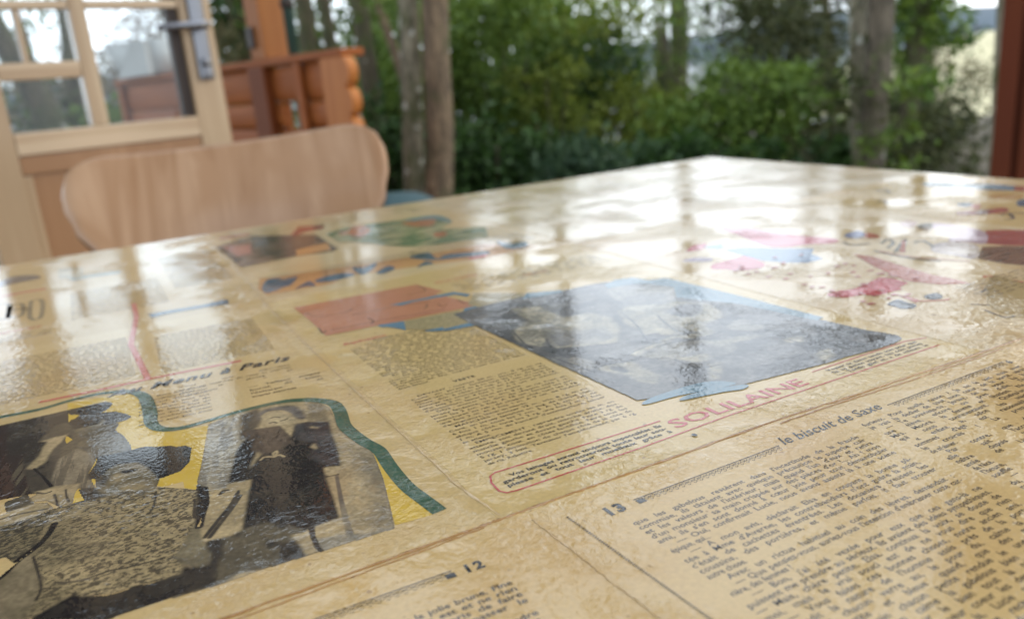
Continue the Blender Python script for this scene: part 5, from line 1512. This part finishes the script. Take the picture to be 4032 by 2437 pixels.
ph.fill('left_cape', [(-85.2,56.3),(-84.3,51.7),(-84.5,44.3),(-83.5,32.0),(-86.3,25.7),(-91.4,32.6),(-93.3,38.4)], tone((0.13, 0.105, 0.06), (.18, .145, .08), .5, 150, .12))
ph.strokes('cape_edge', [[(-79.0,79.6),(-80.1,68.8),(-82.5,60.5),(-84.3,53.1)]], 2.6, SEP_B)
ph.strokes('cape_edge', [[(-83.1,73.5),(-83.6,68.3),(-84.7,62.1),(-84.4,59.7)]], .9, SEP_D)
ph.fill('black_shadow', [(-131.1,30.0),(-123.1,34.4),(-120.6,35.8),(-118.0,33.1),(-111.9,29.5),(-108.2,29.2),(-104.3,29.6),(-100.6,28.2),(-96.6,28.4),(-92.9,28.6),(-91.3,32.4),(-89.1,29.2),(-84.6,28.0),(-84.4,18.6),(-92.7,17.1),(-98.0,17.6),(-105.2,17.7),(-112.4,17.3)], SEP_B)
ph.build(P, 'fashion_photograph', .6)
fill(P, 'yellow_ground', [(-20.6,74.0),(-20.5,71.3),(-21.8,62.7),(-24.4,47.7),(-29.4,26.8),(-31.9,16.1),(-19.8,15.0),(-21.9,30.6),(-22.5,46.0),(-20.8,63.4)], YEL)
fill(P, 'yellow_gap', [(-120.5,191.6),(-118.4,191.3),(-116.4,189.3),(-118.1,185.7),(-120.3,185.1)], YEL)
fill(P, 'yellow_gap', [(-121.8,166.0),(-120.9,164.7),(-119.4,160.0),(-121.6,157.2),(-122.1,161.0)], YEL)
fill(P, 'yellow_gap', [(-118.6,107.4),(-116.3,97.2),(-119.9,97.2),(-119.3,104.2)], YEL)
# green ribbon round the collage
stroke(P, 'green_ribbon', [(-154.2,209.8),(-148.3,211.6),(-132.7,210.1),(-118.6,213.3),(-106.0,212.9),(-94.5,206.0),(-89.1,192.5),(-88.8,169.5),(-89.4,155.8),(-86.3,146.9),(-79.2,142.5),(-68.3,143.1)]+[(-61.1,144.2),(-51.7,144.9),(-37.6,143.8),(-28.9,139.6),(-23.0,133.8),(-18.9,125.8),(-19.5,114.7),(-22.0,100.7),(-21.7,91.3),(-20.4,80.2),(-18.3,69.9),(-19.2,57.8),(-19.8,47.0),(-19.8,35.5),(-18.4,24.5),(-17.3,15.4)], [3.6, 3.6, 3.6, 3.6, 3.8, 4.2, 5.6, 6.2, 5.2, 4.4, 3.8, 3.4, 3.2, 3.4, 3.8, 4.2, 4.6, 5.2, 5.6, 5.4, 5.2, 5.2, 5.2, 5.2, 5.2, 5.2, 5.2, 5.2], GRN)
# red rules and headings of the left page
stroke(P, 'red_rule', [(-133.0,220.9),(-109.0,219.4),(-85.8,219.3),(-65.6,217.7),(-41.4,215.4)], 2.9, PALERED, False)
stroke(P, 'red_rule', [(-79.7,396.6),(-81.0,355.1),(-88.5,291.2),(-87.4,266.4),(-85.5,219.2)], 3.2, PALERED, False)
lettering(P, 'script_heading', ["Au Menu à Paris"], -104.5, 204.6, 8, 12.0, BLACKB, weight=.03, shear=.36, squeeze=.96, track=.05, angle=R(-4.0))
lettering(P, 'caption', ["Voici une silhouette", "toute en nuances de rose et marron", "dans le jersey et", "le drap souple~"], -74, 194.5, 4.4, 2.9, BLACK, width=52, angle=R(-4))
lettering(P, 'caption', ["— Tailleur simple", "bordé de biais,", "l'écharpe et", "toques assorties~"], -46, 171.5, 4.6, 3.0, BLACK, width=33, weight=.012, angle=R(-5))
lettering(P, 'caption', prose(9, 26, 71), -92, 190.0, 4.2, 2.8, BLACK, width=30, angle=R(-4))
lettering(P, 'caption', ["(1)"], -97.0, 206.0, 4, 4.2, BLACKB, weight=.02, shear=.3)
lettering(P, 'text_block', prose(26, 52, 51), -160, 308.0, 3.1, 2.6, BLACK, width=70)
lettering(P, 'text_block', prose(24, 52, 52), -76, 296.0, 3.1, 2.6, BLACK, width=56, angle=R(-2))
lettering(P, 'text_block', prose(20, 52, 53), -226, 330.0, 3.1, 2.6, BLACK, width=60)
# upper left page
Q = p_left_up
fill(Q, 'navy_shape', [(-171.9,557.3),(-165.3,579.7),(-157.5,585.6),(-143.5,575.4),(-139.7,556.5),(-154.7,551.1),(-163.7,548.9),(-170.9,540.4)], ink((0.05, 0.05, 0.06), (.12, .1, .09), .5, 60, .1), True)
strokes(Q, 'frame_drawing', [[(-143.5,468.3),(-136.5,463.2),(-136.0,406.8),(-142.3,410.5),(-143.5,468.3)], [(-166.7,472.8),(-157.9,470.8),(-156.1,423.4),(-163.9,427.9)], [(-156.3,450.3),(-142.9,440.5)], [(-156.4,462.9),(-148.8,462.0),(-147.7,424.1),(-155.7,425.9),(-156.4,462.9)]], 3.2, ink((0.19, 0.15, 0.075), alpha=.7))
fill(Q, 'red_line', [(-165.2,506.9),(-146.8,508.7),(-134.2,508.1),(-134.2,502.7),(-146.6,503.3),(-164.8,501.3)], PALERED)
lettering(Q, 'red_lettering', ["les jolies rayures"], -196, 380.0, 6, 9.0, PALERED, shear=.3, weight=.015, angle=R(-2))
lettering(Q, 'text_block', prose(4, 50, 61), -225, 368.0, 4.2, 3.2, BLACK, width=96)
fill(Q, 'navy_wedge', [(-74.2,357.5),(-62.4,357.6),(-39.7,354.7),(-26.1,358.2),(-24.3,353.3),(-26.0,342.9),(-41.0,345.7),(-63.5,347.3),(-72.6,344.5)], NAVY)
fill(Q, 'teal_band', [(-121.4,537.5),(-101.0,536.4),(-80.5,529.4),(-81.1,519.3),(-101.4,521.8),(-114.9,518.3)], ink((.16, .24, .22), (.28, .27, .18), .5, 50, .1))
fill(Q, 'grey_figure', [(-127.0,589.3),(-107.1,577.4),(-108.1,524.5),(-125.4,538.3)], ink((.3, .25, .14), (.42, .34, .18), .5, 40, .1))
lettering(Q, 'text_block', prose(22, 56, 62), -118, 470.0, 4.2, 3.2, BLACK, width=60)
lettering(Q, 'text_block', prose(34, 56, 63), -50, 560.0, 4.2, 3.2, BLACK, width=42)

# ---- right page: red and blue cartoon shapes
X = p_right
PINK = ink((0.50, 0.045, 0.065), (0.44, 0.035, 0.055), .5, 70, .2)
ORR = ink((0.42, 0.085, 0.025), (0.34, 0.06, 0.02), .5, 60, .15)
MAR = ink((0.25, 0.035, 0.035), (0.32, 0.06, 0.045), .5, 60, .2)
fill(X, 'pink_arc', [(337.1,278.6),(347.0,275.4),(352.3,264.9),(351.4,239.4),(355.6,215.0),(362.3,191.2),(351.1,182.2),(336.5,192.1),(320.4,196.7),(315.2,212.0),(325.7,243.3)], PINK, True)
fill(X, 'blue_shape', [(287.7,222.6),(302.5,218.9),(315.0,198.1),(329.9,180.9),(317.3,171.4),(312.0,157.4),(305.1,156.2),(296.6,156.7),(288.8,166.4),(283.1,179.8),(284.8,200.3)], ink((0.11, 0.20, 0.32), (.085, .165, .28), .5, 80, .2))
fill(X, 'red_shape', [(246.3,187.2),(254.9,196.3),(265.1,197.1),(278.5,199.1),(284.4,195.7),(279.7,176.3),(269.8,167.6),(256.6,170.6),(251.1,180.4)], PINK, True)
fill(X, 'red_shape', [(268.3,237.8),(277.9,246.0),(286.3,249.5),(294.2,247.1),(279.6,234.7)], PINK, True)
fill(X, 'blue_shape', [(283.9,237.6),(292.1,240.5),(299.5,236.3),(288.7,225.6)], STEEL, True)
fill(X, 'purple_shape', [(247.7,218.1),(260.1,218.9),(265.7,208.9),(257.7,204.1)], ink((.24, .16, .22)), True)
fill(X, 'orange_bar', [(332.9,151.3),(335.4,138.7),(327.6,111.7),(321.3,88.8),(321.3,74.4),(318.7,62.7),(306.3,71.9),(300.6,89.4),(315.2,121.5)], ORR)
fill(X, 'red_shape', [(251.9,101.4),(262.3,100.3),(267.7,97.9),(282.2,100.0),(297.3,104.2),(300.5,98.9),(298.4,85.7),(286.9,82.8),(285.1,79.6),(264.3,80.8),(263.4,86.6),(251.7,89.3),(248.1,96.9)], ink((0.45, 0.010, 0.018), (0.36, 0.008, 0.012), .5, 60, .12))
fill(X, 'black_shoe', [(256.9,66.9),(263.6,69.4),(268.3,68.7),(266.5,62.1),(266.4,57.7),(260.5,54.3),(255.5,57.3),(256.0,61.9)], BLACKB, True)
fill(X, 'black_shoe', [(281.8,64.4),(291.0,63.7),(288.1,58.1),(283.6,56.0),(278.8,58.4)], ink((.05, .06, .08)), True)
fill(X, 'brown_stick', [(274.6,77.5),(275.9,68.2),(274.2,61.4),(268.5,59.3),(272.1,68.0)], ORR)
stroke(X, 'red_line', [(271.1,61.3),(280.6,53.9),(285.8,52.6)], 1.6, PALERED)
fill(X, 'blue_shape', [(374.8,194.0),(386.7,197.3),(391.8,195.1),(384.6,183.6),(373.4,180.1),(369.3,186.6)], ink((.14, .16, .28)), True)
fill(X, 'orange_shape', [(388.2,187.2),(390.4,182.8),(387.5,175.4),(380.6,171.4),(376.6,177.8)], ORR, True)
strokes(X, 'black_drawing', [[(368.4,158.2),(381.8,164.0),(374.9,154.1),(360.2,147.3)], [(382.9,144.6),(391.3,145.3),(386.8,136.6),(379.5,128.3)], [(356.5,179.4),(353.1,169.2),(363.7,163.7)], [(352.9,136.2),(388.8,155.6),(359.1,135.5)], [(348.2,147.9),(346.2,119.5),(350.8,103.0)]], 2.2, ink((.12, .10, .07)))
fill(X, 'orange_shape', [(354.6,134.3),(383.9,154.2),(385.0,152.8),(356.9,131.7)], ORR)
stroke(X, 'red_line', [(350.0,145.9),(349.3,121.9),(361.4,91.4)], 2.4, ink((.45, .2, .1)))
for i in range(46):
    a = rng.uniform(700, 1320); b_ = rng.uniform(345, 530)
    pts_u = 250 + rng.uniform(0, 60); pts_v = 70 + rng.uniform(0, 115)
    fill(X, 'pink_fleck', [(pts_u + rng.uniform(1.2, 3.0) * math.cos(t_ * 1.05), pts_v + rng.uniform(.8, 2.2) * math.sin(t_ * 1.05)) for t_ in range(6)], ink((.45, .12, .11), alpha=.8))
lettering(X, 'text_block', prose(6, 50, 81), 300, 60, 4, 3.2, BLACK, width=90)
Y = p_far
fill(Y, 'maroon_block', [(443.6,134.6),(452.5,127.3),(462.3,114.3),(418.6,88.7),(410.9,101.6),(407.7,112.0)], MAR)
fill(Y, 'brown_block', [(369.7,92.2),(398.5,108.1),(409.4,100.7),(417.1,87.8),(371.9,61.3),(368.5,75.4)], ink((0.17, 0.085, 0.05), (.08, .045, .03), .55, 40, .06, (1, 6), R(0)))
fill(Y, 'mauve_band', [(443.5,175.5),(448.2,166.6),(447.3,154.7),(439.1,132.2),(408.7,112.2),(404.9,122.1),(401.5,133.2),(423.0,144.3),(428.6,163.2)], ink((.36, .24, .30), (.45, .3, .32), .5, 40, .15), True)
fill(Y, 'mauve_band', [(389.0,134.0),(400.5,127.3),(399.5,111.6),(369.8,93.2),(367.9,107.1),(370.3,122.7)], ink((.36, .29, .30), (.45, .36, .28), .5, 40, .15), True)
fill(Y, 'rust_shape', [(431.6,192.7),(444.3,194.8),(438.8,183.4),(423.3,176.7),(421.8,182.9)], ink((.26, .09, .05), (.4, .2, .1), .5, 60, .1), True)
fill(Y, 'dark_shape', [(432.4,178.1),(444.7,175.7),(422.4,161.0),(421.7,168.5)], ink((.12, .11, .09), (.3, .2, .12), .5, 60, .1), True)
stroke(Y, 'red_line', [(333.6,65.3),(338.5,65.9),(339.2,57.2),(338.4,41.7)], 1.6, PALERED)
strokes(Y, 'black_drawing', [[(307.2,49.1),(322.7,54.2),(318.0,46.4),(305.7,42.7),(309.5,38.9)], [(305.2,35.5),(322.8,41.6),(320.8,35.5),(306.6,30.3),(305.7,23.9)], [(284.7,40.7),(289.5,32.4),(289.9,21.7)], [(280.6,30.5),(277.0,17.3),(290.6,17.6)]], 1.3, ink((.10, .08, .05)))
fill(Y, 'tan_panel', [(321.0,56.0),(342.7,65.2),(336.3,40.4),(282.6,9.0),(281.0,23.4),(290.4,35.2)], ink((.40, .29, .12), alpha=.7))
Z = p_far_up
fill(Z, 'blue_band', [(595.2,295.2),(602.9,285.0),(610.4,259.9),(619.2,241.8),(619.1,220.6),(596.6,208.4),(589.1,228.3),(588.3,251.2),(584.2,279.4)], ink((.10, .17, .22), (.15, .24, .30), .5, 40, .15))
fill(Z, 'red_band', [(619.1,220.6),(624.4,204.7),(598.2,189.5),(595.4,207.7)], ink((.32, .08, .05)))
fill(Z, 'ochre_patch', [(565.5,211.0),(578.4,205.0),(579.2,189.7),(560.4,184.6),(553.7,199.2)], ink((.45, .24, .06)), True)
fill(Z, 'navy_shape', [(545.3,175.4),(562.4,181.7),(561.6,172.2),(540.8,162.0),(534.6,166.0)], NAVY, True)
fill(Z, 'red_band', [(489.0,186.2),(509.8,177.5),(524.1,171.4),(513.2,161.8),(495.7,165.4),(481.8,178.3)], ink((.34, .07, .055), (.1, .08, .07), .55, 50, .08), True)
fill(Z, 'navy_shape', [(517.1,206.4),(528.0,205.0),(524.2,196.1),(512.5,194.7)], NAVY, True)
fill(Z, 'pink_shape', [(520.7,195.9),(526.7,192.4),(509.9,182.1),(508.5,186.9)], ink((.5, .2, .15)), True)
strokes(Z, 'black_drawing', [[(495.7,156.7),(505.1,156.8),(489.9,143.8),(484.5,147.0)], [(503.0,155.5),(510.3,151.5),(508.9,143.2)], [(535.9,295.5),(547.8,296.8),(538.7,284.4),(529.8,285.4)], [(494.3,261.2),(501.5,261.9),(493.9,250.9)]], 2.4, ink((.09, .08, .07)))
lettering(p_right_up, 'text_block', prose(26, 60, 91), 244, 630, 5.5, 4, ink((.25, .2, .12)), width=200)
lettering(p_right_up, 'text_block', prose(18, 60, 92), 244, 470, 5.5, 4, ink((.3, .23, .13)), width=200)
lettering(p_near, 'text_block', prose(44, 48, 93), 246, -20, 2.95, 2.75, BLACK, width=94, squeeze=.9)
lettering(p_near, 'text_block', prose(44, 48, 94), 350, -20, 2.95, 2.75, BLACK, width=94, squeeze=.9)

# ---- glued seams: swollen, stained overlap ridges
def seam_ridge(pts, w, hgt, seed, col=(0.40, 0.215, 0.075, 1)):
    stain = (0.22, 0.10, 0.03, 1) if seed < 4 else (0.47, 0.29, 0.11, 1)
    rg = np.random.default_rng(seed)
    pts = [(p[0] + rg.normal() * .12, p[1] + rg.normal() * .12) for p in smooth_pts(pts, 14, False)]
    V, F = [], []
    n_ = len(pts)
    for i in range(n_):
        a, b_ = pts[max(i - 1, 0)], pts[min(i + 1, n_ - 1)]
        dx, dy = b_[0] - a[0], b_[1] - a[1]; ln = math.hypot(dx, dy) or 1
        nx, ny = -dy / ln, dx / ln
        ww = w * rg.uniform(.55, 1.3); hh_ = hgt * rg.uniform(.5, 1.2)
        for o_, z_ in ((-1, -.02), (-.45, .7), (0, 1), (.45, .6), (1, -.02)):
            V.append(((pts[i][0] + nx * ww * o_) / 1000, (pts[i][1] + ny * ww * o_) / 1000, TABLE_Z + .00012 + hh_ * z_ * 1e-3))
    for i in range(n_ - 1):
        for k in range(4):
            F.append((i * 5 + k, (i + 1) * 5 + k, (i + 1) * 5 + k + 1, i * 5 + k + 1))
    for q in range(len(F)):
        F[q] = tuple(reversed(F[q]))
    return obj_np('paper_seam', V, F, paper_mat('seam_paper', col, .4, stain), table, True)
seam_ridge([(-150, -1.5), (-86, -.6), (-18, -.2), (-2, 0), (17, .2), (53, .2), (112, .5), (162, -1.5), (256, -3.2), (460, -3)], .75, .32, 1)
seam_ridge([(-150, -3.6), (-90, -3.2), (-40, -2.2), (-10, -1.4)], .4, .2, 2)
seam_ridge([(110, -2.2), (140, -2.6), (180, -4.6), (236, -5.6)], .6, .22, 3)
seam_ridge([(4, -6), (5.2, -30), (5.8, -47), (7, -70), (7, -150)], .3, .2, 4, (0.58, 0.40, 0.19, 1))
seam_ridge([(-3, 2), (-5.8, 30), (-5.8, 44), (-6.4, 140), (-6.3, 312), (-1, 428), (0, 560), (0, 650)], .5, .25, 5, (0.55, 0.38, 0.18, 1))
seam_ridge([(228, 2), (228, 88), (227.5, 135), (229, 300), (229, 650)], .45, .2, 6, (0.6, 0.44, 0.22, 1))
seam_ridge([(230, 318), (300, 324), (381, 330), (464, 322)], .5, .22, 7, (0.58, 0.43, 0.22, 1))
seam_ridge([(0, 327), (100, 326), (226, 324)], .4, .2, 8, (0.58, 0.43, 0.22, 1))
seam_ridge([(461, 0), (462, 200), (462, 320), (460, 496), (460, 650)], .5, .22, 9, (0.58, 0.43, 0.22, 1))
seam_ridge([(462, 322), (518, 326), (650, 324)], .5, .22, 10, (0.58, 0.43, 0.22, 1))
bpy.data.objects.remove(fo)
print('triangles', sum(len(p.vertices) - 2 for o in scene.objects if o.type == 'MESH' for p in o.data.polygons))
